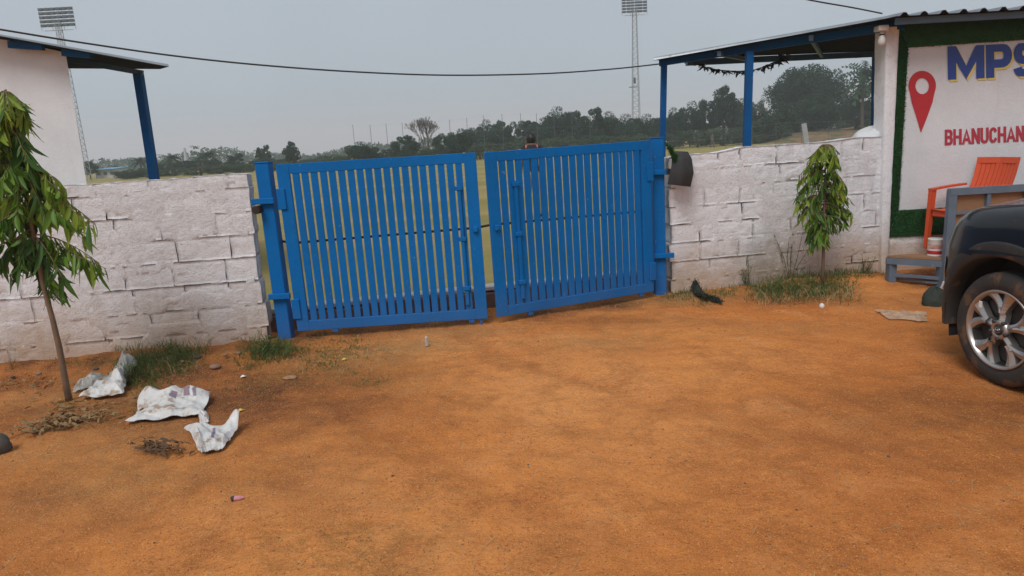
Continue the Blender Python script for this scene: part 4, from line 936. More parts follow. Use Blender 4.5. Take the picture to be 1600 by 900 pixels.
# wheel arch cladding, sill and wells
for xc in (0, -2.61):
    for s in (1, -1):
        b = MB(); A = np.linspace(math.radians(-10), math.radians(190), 44); prof = [(.435, -.10), (.442, .000), (.455, .008), (.522, .010), (.536, .004), (.540, -.03)]
        P = np.zeros((len(A), len(prof), 3))
        for i, a in enumerate(A):
            for j, (r, o) in enumerate(prof):
                x, z = xc+r*math.cos(a), ZW+r*math.sin(a)
                y = planw(x, z)*(1-.018*max(0, (z-.62))/.4-.03*max(0, .5-z)); P[i, j] = (x, s*(y+o)-HW, z)
        b.grid(P); b.f = b.f if s > 0 else [q[::-1] for q in b.f]; carobj('arch_cladding', b, 'cladding')
        b = MB(); P = np.zeros((30, 3, 3))
        for i, a in enumerate(np.linspace(math.radians(-20), math.radians(200), 30)):
            for j, yy in enumerate((-.03, -.2, -.38)):
                x, z = xc+.46*math.cos(a), ZW+.46*math.sin(a); P[i, j] = (x, s*(planw(x, z)+yy)-HW, z)
        b.grid(P); b.add([(xc-.5, s*(HW-.36)-HW, .2), (xc+.5, s*(HW-.36)-HW, .2), (xc+.5, s*(HW-.36)-HW, .85), (xc-.5, s*(HW-.36)-HW, .85)], [(0, 1, 2, 3)]); carobj('wheel_well', b, 'well')
# lower bumper and sills
b = MB(); xs2 = np.concatenate([np.arange(-3.45, .8, .05), [.80]]); P = np.zeros((len(xs2), 5, 3))
for s in (1, -1):
    P = np.zeros((len(xs2), 5, 3))
    for i, x in enumerate(xs2):
        for j, (z, o) in enumerate(((.30, -.12), (.31, -.02), (.335, .008), (.42, .012), (.455, -.002))):
            P[i, j] = (x, s*max(0, planw(min(x, .797), .5)*(1-.03*max(0, .5-z))+o)-HW, z)
    fs = []
    for i in range(len(xs2)-1):
        for j in range(4):
            cx_, cz_ = (P[i, j, 0]+P[i+1, j, 0])/2, (P[i, j, 2]+P[i, j+1, 2])/2
            if min(arch_d(cx_, cz_, 0), arch_d(cx_, cz_, -2.61)) < .45: continue
            q = (i*5+j, (i+1)*5+j, (i+1)*5+j+1, i*5+j+1); fs.append(q if s > 0 else q[::-1])
    b.add(P.reshape(-1, 3), fs)
carobj('lower_cladding', b, 'cladding')
b = MB(); b.box(-3.2, .25, -1.5, -.3, .24, .28); carobj('underbody', b, 'well', sm=False)
# lamps and grille wrapped on the nose
def nose_patch(name, mat, y0, y1, z0, z1, o=.006):
    b = MB(); N = 12; P = np.zeros((N, 4, 3))
    for i in range(N):
        yy = y0+(y1-y0)*i/(N-1)
        for j in range(4):
            z = z0+(z1-z0)*j/3; lo, hi = .18, .80
            for _ in range(30):
                md = (lo+hi)/2
                if planw(md, z)*(1-.018*max(0, (z-.62))/.4) > abs(yy): lo = md
                else: hi = md
            P[i, j] = (lo+o, yy*(1+o)-HW, z)
    b.grid(P); carobj(name, b, mat)
for s in (1, -1):
    nose_patch('headlight', 'lampglass', s*.80, s*.52, .56, .70); nose_patch('running_light', 'chrome', s*.83, s*.55, .775, .79)
nose_patch('grille', 'cladding', -.48, .48, .50, .80, .01)
# hood shut line
b = MB(); pts = []
for x in np.linspace(-.75, .5, 20): pts.append((x, planw(x, hood(x)-.16)-.155-HW, hood(x)-.006))
b.tube(pts, .006, 5); carobj('hood_gap', b, 'well')
for s in (1, -1):
    b = MB(); b.sphere((-1.0, s*1.0-HW, 1.12), (.07, .10, .075), 12, 8); carobj('mirror', b, 'carpaint')
# wheels
def wheel(x, s, steer):
    ctr = np.array([x, s*(HW-.02)-HW, ZW]); cr, sr = math.cos(steer), math.sin(steer)
    def L(p):                                              # p: wheel disc in x,z; y outward
        q = np.array([p[0]*1.045, s*p[1], p[2]*1.045]); return np.array([ctr[0]+cr*q[0]-sr*q[1], ctr[1]+sr*q[0]+cr*q[1], ctr[2]+q[2]])
    b = MB(); prof = [(.226, -.02), (.236, -.006), (.27, .002), (.305, -.004), (.322, -.016), (.333, -.034), (.335, -.06), (.335, -.16), (.325, -.20), (.23, -.215)]
    b.lathe([(r, y) for r, y in prof], 56, 'y')
    ty = carobj_l('tyre', b, 'tyre', L, car)
    b = MB()
    for k in range(56):                                    # tread blocks
        a = 2*math.pi*(k+.5)/56
        for y in (-.055, -.10, -.145):
            c = np.array([math.cos(a)*.337, y, math.sin(a)*.337]); t = np.array([-math.sin(a), 0, math.cos(a)])*.013; u = np.array([0, .017, 0]); b.add([c-t-u, c+t-u, c+t+u, c-t+u], [(0, 1, 2, 3)])
    carobj_l('tread', b, 'tyre', L, ty, False)
    b = MB(); b.lathe([(.229, -.010), (.234, .000), (.227, .003), (.217, -.004), (.211, -.022)], 56, 'y'); rim = carobj_l('rim', b, 'alloy', L, car); b = MB(); b.lathe([(.211, -.022), (.203, -.06), (.20, -.12), (.0, -.125)], 56, 'y'); carobj_l('barrel', b, 'alloydk', L, rim)
    b = MB(); b.lathe([(.198, -.075), (.06, -.07), (0, -.07)], 40, 'y'); carobj_l('brake_disc', b, 'alloydk', L, rim)
    for k in range(5):                                     # five split, swept spokes
        for (r0, a0, w0, r1, a1, w1, sh_) in ((.034, 0, .022, .135, -3, .024, 1), (.100, -4, .016, .218, -24, .036, 0), (.098, 3, .018, .219, 13, .046, 1)):
            b = MB(); rows_ = []
            for i in range(7):
                q = i/6; r = r0+(r1-r0)*q; a = math.radians(90+k*72+a0+(a1-a0)*q**1.3); wd = w0+(w1-w0)*q**1.4
                er = np.array([math.cos(a), 0, math.sin(a)]); et = np.array([-math.sin(a), 0, math.cos(a)])
                dep = -.010-.012*math.sin(q*2.6); rows_.append([er*r-et*wd+np.array([0, dep-.045, 0]), er*r-et*wd*.92+np.array([0, dep-.004, 0]), er*r-et*wd*.1+np.array([0, dep+(.008 if sh_ else .004), 0]), er*r+et*wd*.92+np.array([0, dep-.007, 0]), er*r+et*wd+np.array([0, dep-.045, 0])])
            b.grid(np.array(rows_)); carobj_l('spoke', b, 'alloy', L, rim, False)
    b = MB(); b.lathe([(.058, -.035), (.056, -.008), (.045, -.002), (.032, -.004), (.030, -.012)], 28, 'y'); carobj_l('hub', b, 'alloy', L, rim)
    b = MB(); b.lathe([(.031, -.012), (.030, -.001), (.02, .002), (0, .003)], 24, 'y'); carobj_l('centre_cap', b, 'alloydk', L, rim)
    b = MB(); b.tube([(.022*math.cos(t), .0045, .015*math.sin(t)) for t in np.linspace(0, 2*math.pi, 17)], .0016, 4, False)
    for sg in (-1, 1): b.tube([(sg*.009-.003, .0048, -.010), (sg*.009+.003, .0048, .010)], .002, 4)
    b.tube([(-.010, .0048, -.001), (.0, .0049, .002), (.010, .0048, .001)], .0018, 4); carobj_l('emblem', b, 'chrome', L, rim)
    for k in range(5):
        a = math.radians(54+k*72); c = (math.cos(a)*.052*1.05, 0, math.sin(a)*.052*1.05); b = MB(); b.lathe([(.0105, -.02), (.0105, .004), (.007, .007), (0, .007)], 10, 'y', c); carobj_l('lug_nut', b, 'alloydk', L, rim)
    return rim, L
def carobj_l(name, b, mat, L, parent, sm=True): b.xf(lambda p: kw(L(p))); return obj(name, b, MAT[mat], parent, smooth=sm)
rim1, L1 = wheel(0, 1, math.radians(-1)); wheel(-2.61, 1, 0); wheel(0, -1, 0); wheel(-2.61, -1, 0)
b = MB(); b.bevbox(-.012, .012, 0, .003, -.02, .02, .001); b.xf(lambda p: p+np.array([.128, .006, .125])); carobj_l('white_tag', b, 'white', L1, rim1, False)
# ================================================================== SAPLINGS WITH HANGING LEAVES
def leaf_mesh(name, L, Wd, curl, bend, mat):
    b = MB(); rows = []
    for i in range(8):
        q = i/7; w = Wd*.5*math.sin(math.pi*min(1, q*.95+.05))**.75*(1-.3*q); z = -L*(q-.32*abs(curl)*q*q); x = L*curl*q*q*.55; y0 = L*bend*q*q*.5; wv = .0035*math.sin(q*17)
        tw = .5*bend*q
        rows.append([(x-w*tw, y0-w, z+wv), (x+w*.35, y0, z), (x+w*tw, y0+w, z-wv)])
    b.grid(np.array(rows)); return mesh_of(name, b, mat, True)
LM = {}
for tn, mt in (('dk', 'leafdk'), ('md', 'leafmd'), ('yl', 'leafyl'), ('ru', 'leafrust')):
    LM[tn] = [leaf_mesh('leaf', l, w, c, e, MAT[mt]) for l, w, c, e in ((.19, .042, .25, .2), (.155, .038, .55, -.3), (.225, .043, .1, .35), (.12, .035, .8, .1), (.20, .038, -.3, -.45), (.175, .044, .4, .6))]
def sapling(label, base_px, trunk_px, Y, branches, rad, nmax, lsc, seed, dens):
    rs = random.Random(seed); B = G(*base_px)
    tr = [np.array([B[0], B[1], B[2]-.06])]+[gy(x, y, B[1]+dy) for x, y, dy in trunk_px]
    root = thing('ashoka_sapling', label, 'tree', (B[0], B[1], B[2]))
    b = MB(); b.tube(tr, [rad*(1-.85*i/(len(tr)-1)) for i in range(len(tr))], 8); obj('trunk', b, MAT['bark'], root, smooth=True)
    tw = MB(); leaves = []
    for (x, y, dy, ti, tn, cnt) in branches:
        tip = gy(x, y, B[1]+dy); fi = ti*(len(tr)-1); i0 = min(int(fi), len(tr)-2); st = tr[i0]+(tr[i0+1]-tr[i0])*(fi-i0)
        d = tip-st; mid = st+d*.45+np.array([0, 0, .10*np.linalg.norm(d[:2])+.05]); pts = []
        for k in range(9):
            t = k/8; pts.append(st*(1-t)**2+2*mid*t*(1-t)+tip*t*t)
        tw.tube(pts, [.006*(1-.7*k/8) for k in range(9)], 4)
        cnt = int(cnt*dens)
        for k in range(cnt):
            t = .12+.88*(k+rs.random())/cnt; p = st*(1-t)**2+2*mid*t*(1-t)+tip*t*t; tg = pts[min(8, int(t*8)+1)]-pts[max(0, int(t*8)-1)]; tg = tg/(np.linalg.norm(tg)+1e-9)
            sd = np.cross(tg, (0, 0, 1)); nl = np.linalg.norm(sd); sd = sd/nl if nl > 1e-3 else np.array([1., 0, 0])
            ax = np.array([0, 0, -1.0])*rs.uniform(.95, 1.4)+sd*(1 if k % 2 else -1)*rs.uniform(.05, .75)+tg*rs.uniform(0, .6)+np.array([rs.gauss(0, .14), rs.gauss(0, .14), 0]); ax = ax/np.linalg.norm(ax)
            zz = Vector(-ax); q = zz.to_track_quat('Z', 'Y').to_matrix().to_4x4() @ Matrix.Rotation(rs.uniform(0, 6.28), 4, 'Z')
            s = lsc*rs.uniform(.55, 1.15)*(1 if t < .85 else .8)
            tone_ = tn if rs.random() < .8 else rs.choice(['dk', 'dk', 'md', 'yl'])
            leaves.append((Matrix.Translation(Vector(p)) @ q @ Matrix.Scale(s, 4), tone_, rs.randrange(6)))
    obj('branches', tw, MAT['bark'], root, smooth=True)
    rs.shuffle(leaves)
    leaves.sort(key=lambda l: l[0].translation.y)
    for Mw, tn, k in leaves[:nmax]: place_inst('leaf', LM[tn][k], root, Mw)
    if len(leaves) > nmax:
        b = MB(); mats = [MAT[x] for x in ('leafdk', 'leafmd', 'leafyl', 'leafrust')]
        for Mw, tn, k in leaves[nmax:]:
            me = LM[tn][k]; b.mi = ('dk', 'md', 'yl', 'ru').index(tn); b.add([Mw @ v.co for v in me.vertices], [tuple(p.vertices) for p in me.polygons])
        obj('inner_leaves', b, mats, root, smooth=True, kind='stuff')
    return root
def fill(sil, trunk_px, n, dy, lift, seed, cnt, tipc):
    """branch tips scattered through the crown's outline; each leaves the stem above its tip"""
    rs = random.Random(seed); ys = [q[0] for q in sil]; out = []; tys = [q[1] for q in trunk_px]
    for k in range(n):
        y = ys[0]+(ys[-1]-ys[0])*((k+rs.random())/n); xl_, xr_ = np.interp(y, ys, [q[1] for q in sil]), np.interp(y, ys, [q[2] for q in sil])
        f = rs.random(); f = (f if rs.random() < .7 else .5+(f-.5)*.6) if k % 5 < 2 else (rs.uniform(-.06, .10) if k % 2 else rs.uniform(.90, 1.06)); x = xl_+(xr_-xl_)*f
        if float(vnoise(x/26+seed, y/30, seed)) < -.20: continue
        ya = y-rs.uniform(*lift); ti = float(np.interp(-ya, [-q for q in tys], range(1, len(tys)+1)))/len(tys); e = abs(f-.5)*2
        d = rs.uniform(-dy, dy)*(1-.5*e); tone = 'yl' if (e > .85 and rs.random() < .45) or y < tipc else ('md' if (e > .6 and rs.random() < .7) or (d < -dy*.4 and rs.random() < .5) else 'dk')
        out.append((x, y, d, min(.995, ti), tone, max(4, int(cnt*rs.uniform(.6, 1.2)))))
    return out
TL = [(101, 590, 0), (93, 545, 0), (82, 498, .0), (66, 440, .02), (55, 380, .03), (44, 320, .02), (32, 260, 0), (20, 195, 0), (8, 142, 0)]
TRR = [(1286, 410, 0), (1287, 380, 0), (1287, 350, 0), (1288, 320, 0), (1289, 290, 0), (1290, 262, 0), (1290, 226, 0)]
brL = fill([(150, -8, 30), (185, -14, 44), (225, -28, 58), (262, -50, 74), (300, -60, 104), (340, -60, 136), (372, -58, 150), (405, -40, 160), (425, 8, 164), (448, 30, 126), (470, 38, 104)], TL, 84, .36, (24, 80), 21, 22, 245)+[(12, 146, 0, .99, 'ru', 3), (150, 352, -.05, .68, 'yl', 12), (166, 420, -.05, .52, 'yl', 12)]
sapling('large young tree with drooping green leaves at the left edge', (108, 626), TL, 4.64, brL, .024, 297, .98, 5, 1.25)
brR = fill([(232, 1277, 1304), (250, 1264, 1314), (275, 1252, 1322), (300, 1246, 1327), (325, 1243, 1331), (345, 1250, 1330), (358, 1262, 1318), (372, 1264, 1292), (384, 1266, 1286)], TRR, 80, .26, (6, 36), 33, 13, 256)+[(1234, 316, -.05, .66, 'md', 4)]
sapling('slim young tree with drooping leaves in front of the right block wall', (1285, 442), TRR, 7.1, brR, .02, 297, .84, 8, 1.2)
# ================================================================== LITTER
def sheet_(name, label, cat, quad, fold, lift, mat, seed, n=46, hmul=1.0, parts=None, edge=.16):
    """a crumpled sheet over four ground corners (px), ridged folds, some lifted places"""
    c = [np.array(G(*p)) for p in quad]; ctr = sum(c)/4; P = np.zeros((n, n, 3)); rs_ = random.Random(seed)
    FO = [(rs_.uniform(.7, 1.5)*2**(q*.45), q*1.1+rs_.uniform(0, 1.0), rs_.random(), .5*.62**q) for q in range(7)]
    for i in range(n):
        for j in range(n):
            s, t = i/(n-1), j/(n-1)
            es = .5+(s-.5)*(1+edge*float(fbm(t*5, seed*1.7, 3, seed))); et = .5+(t-.5)*(1+edge*float(fbm(s*5, seed*2.3+9, 3, seed+1)))
            p = (c[0]*(1-es)+c[1]*es)*(1-et)+(c[3]*(1-es)+c[2]*es)*et
            z = .010
            for fq, th_, ph, am in FO:
                w_ = fq*(s*math.cos(th_)+t*math.sin(th_))+ph+.9*float(vnoise(s*3.1+fq, t*3.1, seed+2)); w_ = abs((w_ % 1)-.5)*2; z += fold*am*w_
            z *= .35+.65*min(1, 5*min(s, 1-s, t, 1-t)+.15)
            for ls, lt, r, hgt in lift: z += hgt*math.exp(-((s-ls)**2+(t-lt)**2)/r**2)
            P[i, j] = (p[0]+.25*z*float(vnoise(s*4, t*4, seed+11)), p[1], H(p[0], p[1])+z*hmul)
    b = MB(); b.grid(P); b.grid((P-np.array([0, 0, .0025]))[::-1])
    root = thing(name, label, cat, tuple(ctr)); obj('sheet', b, MAT[mat], root, smooth=False)
    def at(s, t): return P[min(n-1, int(s*(n-1))), min(n-1, int(t*(n-1)))]
    def patch(s0, s1, t0, t1, mt, nm='print'):
        i0, i1, j0, j1 = [int(q*(n-1)) for q in (s0, s1, t0, t1)]; Q = P[i0:i1+1, j0:j1+1]+np.array([0, -.0006, .0022]); bb = MB(); bb.grid(Q); obj(nm, bb, MAT[mt], root, smooth=True)
    for a in parts or (): patch(*a)
    return root
sheet_('plastic_sack', 'torn white woven sack spread on the dirt with dark print, middle of the three', 'sack', [(203, 664), (318, 654), (332, 622), (224, 628)], .075, [(.10, .80, .16, .07), (.8, .8, .22, .08), (.45, .75, .2, .05)], 'sack', 3, parts=[(.50, .58, .5, .66, 'print'), (.68, .76, .62, .86, 'print'), (.8, .86, .6, .84, 'print')])
sheet_('plastic_sack', 'small crumpled white sack with a raised pointed corner, nearest of the three', 'sack', [(316, 714), (352, 704), (380, 668), (290, 676)], .075, [(.97, .95, .16, .09), (.15, .7, .22, .05)], 'sack', 12, parts=[(.5, .56, .25, .7, 'print')])
sheet_('plastic_scrap', 'small white pointed scrap between the two torn sacks', 'scrap', [(312, 666), (328, 662), (326, 652), (311, 649)], .03, [(.3, .8, .5, .03)], 'sack', 22, 12)
sheet_('plastic_sack', 'white sack half sunk in the grass beside the left sapling', 'sack', [(124, 628), (196, 622), (200, 592), (156, 604)], .085, [(.75, .6, .3, .07), (.2, .2, .25, .03)], 'sack', 31)
sheet_('plastic_bag', 'clear grey plastic bag puffed against the grass behind the white sack', 'bag', [(162, 602), (198, 606), (216, 578), (186, 576)], .085, [(.6, .7, .4, .11)], 'filmclear', 41)
sheet_('plastic_bag', 'thin grey film bag trailing at the foot of the left sapling', 'bag', [(112, 618), (150, 606), (168, 590), (124, 598)], .05, [(.6, .5, .4, .03)], 'filmclear', 43)
sheet_('plastic_sheet', 'flat dusty clear plastic sheet lying on the dirt in front of the car', 'sheet', [(1385, 500), (1450, 504), (1446, 490), (1368, 486)], .03, [(.3, .5, .3, .015)], 'film', 51)
def lump(name, label, cat, px, py, r, mat, seed, sq=.75):
    c = G(px, py); b = MB(); b.sphere((0, 0, 0), 1, 14, 10)
    b.v = [tuple(np.array(v)*np.array(r)*(1+.3*float(fbm(v[0]*1.5+seed, v[1]*1.5+v[2]*1.1, 3, seed)))+c+np.array([0, 0, r[2]*.55])) for v in b.v]; return tag(obj(name, b, MAT[mat], loc=tuple(c), smooth=True), label, cat)
lump('rock', 'dark rounded rock cut by the left edge of the picture', 'rock', -3, 708, (.075, .07, .075), 'darkstone', 3)
lump('stone', 'flat tan stone on the dark soil below the left wall', 'stone', 336, 575, (.045, .03, .02), 'stone', 5)
lump('stone', 'pale broken stone in the grass near the left gate post', 'stone', 453, 592, (.055, .035, .016), 'pebble', 8)
lump('plastic_cup', 'crushed white cup on the dirt below the right sapling', 'cup', 1284, 481, (.024, .024, .028), 'white', 2)
# clods along the wall foot
for k, (px, py, r) in enumerate(((285, 566, .022), (310, 560, .032), (352, 556, .026), (20, 590, .02), (60, 585, .026), (150, 578, .024), (372, 553, .028))):
    o = lump('stone', ('dark' if k % 2 else 'tan')+' earthy stone at the foot of the left block wall, '+('fourth from the left', 'fifth from the left', 'sixth from the left', 'leftmost', 'second from the left', 'third from the left', 'rightmost')[k], 'stone', px, py, (r, r*.7, r*.5), 'darkstone' if k % 2 else 'stone', 20+k); o['group'] = 'stones along the foot of the left wall'
c = G(667, 541); wb = thing('water_bottle', 'tiny clear bottle with white cap on the dirt in front of the gate', 'bottle', tuple(c)); b = MB(); b.lathe([(0, 0), (.016, 0), (.018, .008), (.015, .03), (.017, .05), (.009, .065), (.009, .075), (0, .075)], 12, 'z', tuple(c)); obj('body', b, MAT['filmclear'], wb, smooth=True); b = MB(); b.lathe([(.011, .070), (.011, .082), (0, .082)], 10, 'z', tuple(c)); obj('cap', b, MAT['white'], wb)
c = G(371, 782); pk = thing('wrapper', 'small pink sweet wrapper lying on the open dirt', 'wrapper', tuple(c)); b = MB(); b.tube([c+np.array([-.030+.060*q, .008*q, .010]) for q in (0, .3, .7, 1)], [.004, .0115, .0115, .004], 8); obj('packet', b, MAT['pink'], pk); b = MB(); b.tube([c+np.array([-.030, 0, .010]), c+np.array([-.016, .004, .012])], [.011, .0122], 8); obj('torn_end', b, MAT['cable'], pk)
for k, (px, py, mt, lb) in enumerate(((376, 643, 'ylw', 'tiny yellow scrap beside the nearest white sack'), (538, 563, 'ylw', 'tiny yellow scrap in the grass in front of the left gate leaf'), (380, 590, 'white', 'tiny white scrap on the dark soil below the left wall'))):
    c = G(px, py); b = MB(); b.add([c+np.array(p) for p in ((-.02, -.012, .006), (.018, -.01, .012), (.022, .012, .008), (-.012, .014, .016), (0, 0, .022))], [(0, 1, 4), (1, 2, 4), (2, 3, 4), (3, 0, 4), (3, 2, 1, 0)]); tag(obj('scrap', b, MAT[mt], loc=tuple(c)), lb, 'scrap')
# dry leaf heaps
def leafheap(label, cat, pts, n, L, mat, seed, name='dry_leaf_heap', spread=.1, hgt=.05):
    rs = random.Random(seed); b = MB()
    for _ in range(n):
        i = rs.randrange(len(pts)-1); t = rs.random(); px = pts[i][0]+(pts[i+1][0]-pts[i][0])*t; py = pts[i][1]+(pts[i+1][1]-pts[i][1])*t
        c = G(px, py)+np.array([rs.gauss(0, spread), rs.gauss(0, spread*.5), rs.uniform(.004, hgt)]); c[2] += H(c[0], c[1])-c[2]+rs.uniform(.006, hgt)
        a = rs.uniform(0, 6.28); dv = np.array([math.cos(a), math.sin(a)*.7, rs.uniform(-.2, .35)])*L*rs.uniform(.5, 1.1); s = np.cross(dv, (0, 0, 1)); s = s/(np.linalg.norm(s)+1e-9)*L*.11; cu = np.array([0, 0, L*rs.uniform(.05, .25)])
        b.add([c-dv*.5, c-dv*.1+s+cu, c-dv*.1-s+cu*.4, c+dv*.25+s*.7+cu*1.1, c+dv*.25-s*.7+cu*.6, c+dv*.5], [(0, 1, 2), (1, 3, 4, 2), (3, 5, 4)])
    c0 = G(*pts[len(pts)//2]); return tag(obj(name, b, MAT[mat], loc=tuple(c0)), label, cat, kind='stuff')
leafheap('heap of curled dry brown leaves left of the torn white sacks', 'leaf heap', [(45, 684), (70, 672), (100, 664), (130, 655), (160, 660)], 260, .075, 'dryleaf', 4)
leafheap('small tangle of dead twigs and leaves below the torn sack', 'twig heap', [(222, 700), (245, 705), (255, 712), (280, 712)], 90, .075, 'twig', 6, 'twig_heap', .05, .06)
leafheap('dry leaves and straw scattered at the foot of the left sapling', 'leaf heap', [(10, 600), (60, 600), (110, 640), (160, 640)], 80, .07, 'dryleaf', 8, spread=.15, hgt=.02)
# ================================================================== GRASS, WEEDS, STRAW, PEBBLES
def tuft(b, c, n, h, spr, w, rs, up=1.0):
    for _ in range(n):
        a = rs.uniform(0, 6.28); r = spr*math.sqrt(rs.random()); p = np.array([c[0]+r*math.cos(a), c[1]+r*math.sin(a)*.8, 0]); p[2] = H(p[0], p[1])-.005
        ll = h*rs.uniform(.4, 1.15); ln = np.array([rs.gauss(0, .55), rs.gauss(0, .55), up]); ln = ln/np.linalg.norm(ln)*ll; sd = np.array([rs.gauss(0, 1), rs.gauss(0, 1), 0]); sd = sd/np.linalg.norm(sd)*w
        dr = np.array([ln[0], ln[1], 0])*.7-np.array([0, 0, ll*.18]); m = p+ln*.55; b.add([p-sd, p+sd, m+sd*.8, m-sd*.8, p+ln+dr], [(0, 1, 2, 3), (3, 2, 4)])
rs = random.Random(3); gg = MB(); dd = MB()
def scat(b, x0, y0, x1, y1, k, n_, h, spr, w=.003, jy=6):
    for _ in range(int(k*.9)):
        t = rs.random(); n = max(5, int(n_*rs.uniform(.35, 1))); p = G(x0+(x1-x0)*t+rs.gauss(0, 4), y0+(y1-y0)*t+rs.gauss(0, jy)); 
        if p[1] > wall_y(p[0])-.05 and not (-2.0 < p[0] < 1.5): p[1] = wall_y(p[0])-.06
        tuft(b, p, n, h*rs.uniform(.4, 1), spr*rs.uniform(.8, 1.5), w*.85, rs)
scat(gg, 200, 580, 300, 555, 46, 34, .17, .10, .003, 12); scat(gg, 205, 605, 260, 590, 14, 26, .12, .09, jy=8); scat(gg, 385, 558, 455, 545, 60, 30, .14, .09, jy=9); scat(gg, 195, 588, 310, 556, 50, 30, .20, .10, .0026, 12); scat(gg, 455, 575, 570, 560, 40, 14, .05, .10, jy=16); scat(gg, 455, 545, 560, 530, 40, 20, .08, .10, jy=12); scat(gg, 470, 580, 540, 570, 26, 18, .045, .10, jy=14); scat(gg, 570, 600, 600, 595, 6, 20, .04, .08, jy=4)
scat(gg, 210, 650, 260, 640, 18, 16, .05, .09, jy=8); scat(gg, 545, 850, 575, 840, 6, 14, .022, .05, jy=7); scat(gg, 560, 880, 600, 885, 4, 10, .018, .04, jy=4); scat(gg, 340, 607, 385, 603, 8, 16, .04, .07, jy=4)
scat(gg, 1185, 455, 1325, 455, 120, 26, .17, .11, .0035, 9); scat(gg, 1200, 440, 1340, 430, 50, 22, .2, .1, .003, 4); scat(gg, 1045, 466, 1130, 458, 36, 22, .09, .09, jy=6); scat(gg, 1340, 430, 1385, 428, 16, 18, .1, .06, jy=2); scat(gg, 1130, 455, 1200, 445, 22, 18, .11, .08, jy=4); scat(gg, 90, 632, 118, 632, 6, 20, .06, .06, jy=3); scat(gg, 470, 518, 1010, 465, 30, 12, .05, .1, jy=4); scat(gg, 10, 575, 200, 565, 14, 10, .08, .05, jy=3)
scat(dd, 560, 540, 740, 515, 60, 16, .05, .14, .002, 10); scat(dd, 900, 540, 990, 530, 26, 14, .035, .12, .0018, 8); scat(dd, 450, 560, 620, 560, 46, 16, .06, .13, .002, 14); scat(dd, 1140, 500, 1290, 490, 30, 10, .03, .12, .0018, 9); scat(dd, 1180, 455, 1335, 450, 60, 14, .16, .12, .0025, 10); scat(dd, 200, 575, 300, 558, 30, 14, .14, .1, .0022, 12); scat(dd, 1050, 466, 1130, 458, 24, 12, .10, .1, .002, 5); scat(dd, 1190, 462, 1330, 465, 46, 18, .12, .1, .0025, 8); scat(dd, 230, 575, 320, 560, 26, 14, .12, .1, .002, 12); scat(dd, 120, 740, 190, 720, 14, 12, .025, .12, .0018, 10); scat(dd, 780, 500, 1010, 470, 34, 14, .06, .12, .002, 6); scat(dd, 60, 690, 220, 690, 26, 8, .02, .14, .0016, 18); scat(dd, 1050, 468, 1140, 462, 24, 14, .07, .1, .002, 5)
obj('grass', gg, MAT['grass'], kind='stuff'); obj('dry_grass', dd, MAT['straw'], kind='stuff')
b = MB()                                                   # loose straws
for _ in range(420):
    x = rs.uniform(-3.6, 3.8); y = rs.uniform(2.0, 6.4)
    a = rs.uniform(0, 3.14); l = rs.uniform(.015, .06); dv = np.array([math.cos(a), math.sin(a), 0])*l; c = np.array([x, y, H(x, y)+.004]); s = np.array([-dv[1], dv[0], 0])/l*.0011
    b.add([c-dv-s, c-dv+s, c+dv+s+np.array([0, 0, .004]), c+dv-s+np.array([0, 0, .004])], [(0, 3, 2, 1)])
obj('loose_straw', b, MAT['straw'], kind='stuff')
b = MB(); tet = [(1, 0, -.4), (-.5, .87, -.4), (-.5, -.87, -.4), (.3, .2, .7), (-.4, .1, .6)]
for mt, cnt, nm in (('pebble', 2600, 'pebbles'), ('stone', 1800, 'gravel'), ('darkstone', 700, 'dark_grit')):
    b = MB()
    for _ in range(cnt):
        y = 1.9+5*rs.random()**1.2; x = rs.uniform(-.85, .85)*y; r = .0022+.006*rs.random()**4+(.008 if rs.random() < .02 else 0); a = rs.uniform(0, 6.28); ca_, sa_ = math.cos(a), math.sin(a)
        if y > wall_y(x)-.1: continue
        z = H(x, y); b.add([(x+r*(p[0]*ca_-p[1]*sa_)*rs.uniform(.7, 1.3), y+r*(p[0]*sa_+p[1]*ca_), z+r*.6*p[2]+r*.15) for p in tet], [(0, 1, 3), (1, 4, 3), (1, 2, 4), (2, 0, 3), (2, 3, 4)])
    obj(nm, b, MAT[mt], kind='stuff')
# leafy weeds
def weed(label, px, py, h, n, seed):
    rs2 = random.Random(seed); c = G(px, py)
    if c[1] > wall_y(c[0])-.05: c[1] = wall_y(c[0])-.06
    root = thing('weed', label, 'plant', tuple(c)); st = MB(); lf = MB()
    for k in range(n):
        a = rs2.uniform(0, 6.28); tip = c+np.array([math.cos(a)*h*.45*rs2.random(), math.sin(a)*h*.3*rs2.random(), h*rs2.uniform(.6, 1)]); st.tube([c-np.array([0, 0, .02]), (c+tip)/2+rng.normal(0, .012, 3), tip], [.004, .003, .0015], 4)
        for q in range(9):
            p = c+(tip-c)*(.25+.75*q/8); dv = rng.normal(0, 1, 3)*np.array([1, 1, .4]); dv = dv/np.linalg.norm(dv)*rs2.uniform(.02, .045); s = np.cross(dv, (0, 0, 1)); s = s/(np.linalg.norm(s)+1e-6)*.010; lf.add([p, p+dv*.5+s, p+dv, p+dv*.5-s], [(0, 1, 2, 3)])
    obj('stems', st, MAT['twig'], root); obj('leaves', lf, MAT['weed'], root, kind='stuff')
weed('leafy green weed beside the white sack at the left wall', 200, 600, .2, 8, 1); weed('leafy green weed at the foot of the left gate post', 418, 552, .17, 8, 2); weed('sparse thin weed against the stained part of the right wall', 1212, 432, .62, 5, 3); weed('low weed at the wall foot right of the green turf scrap', 1160, 445, .3, 5, 4); weed('low weed at the wall foot between small tree and pillar', 1335, 425, .26, 6, 5)
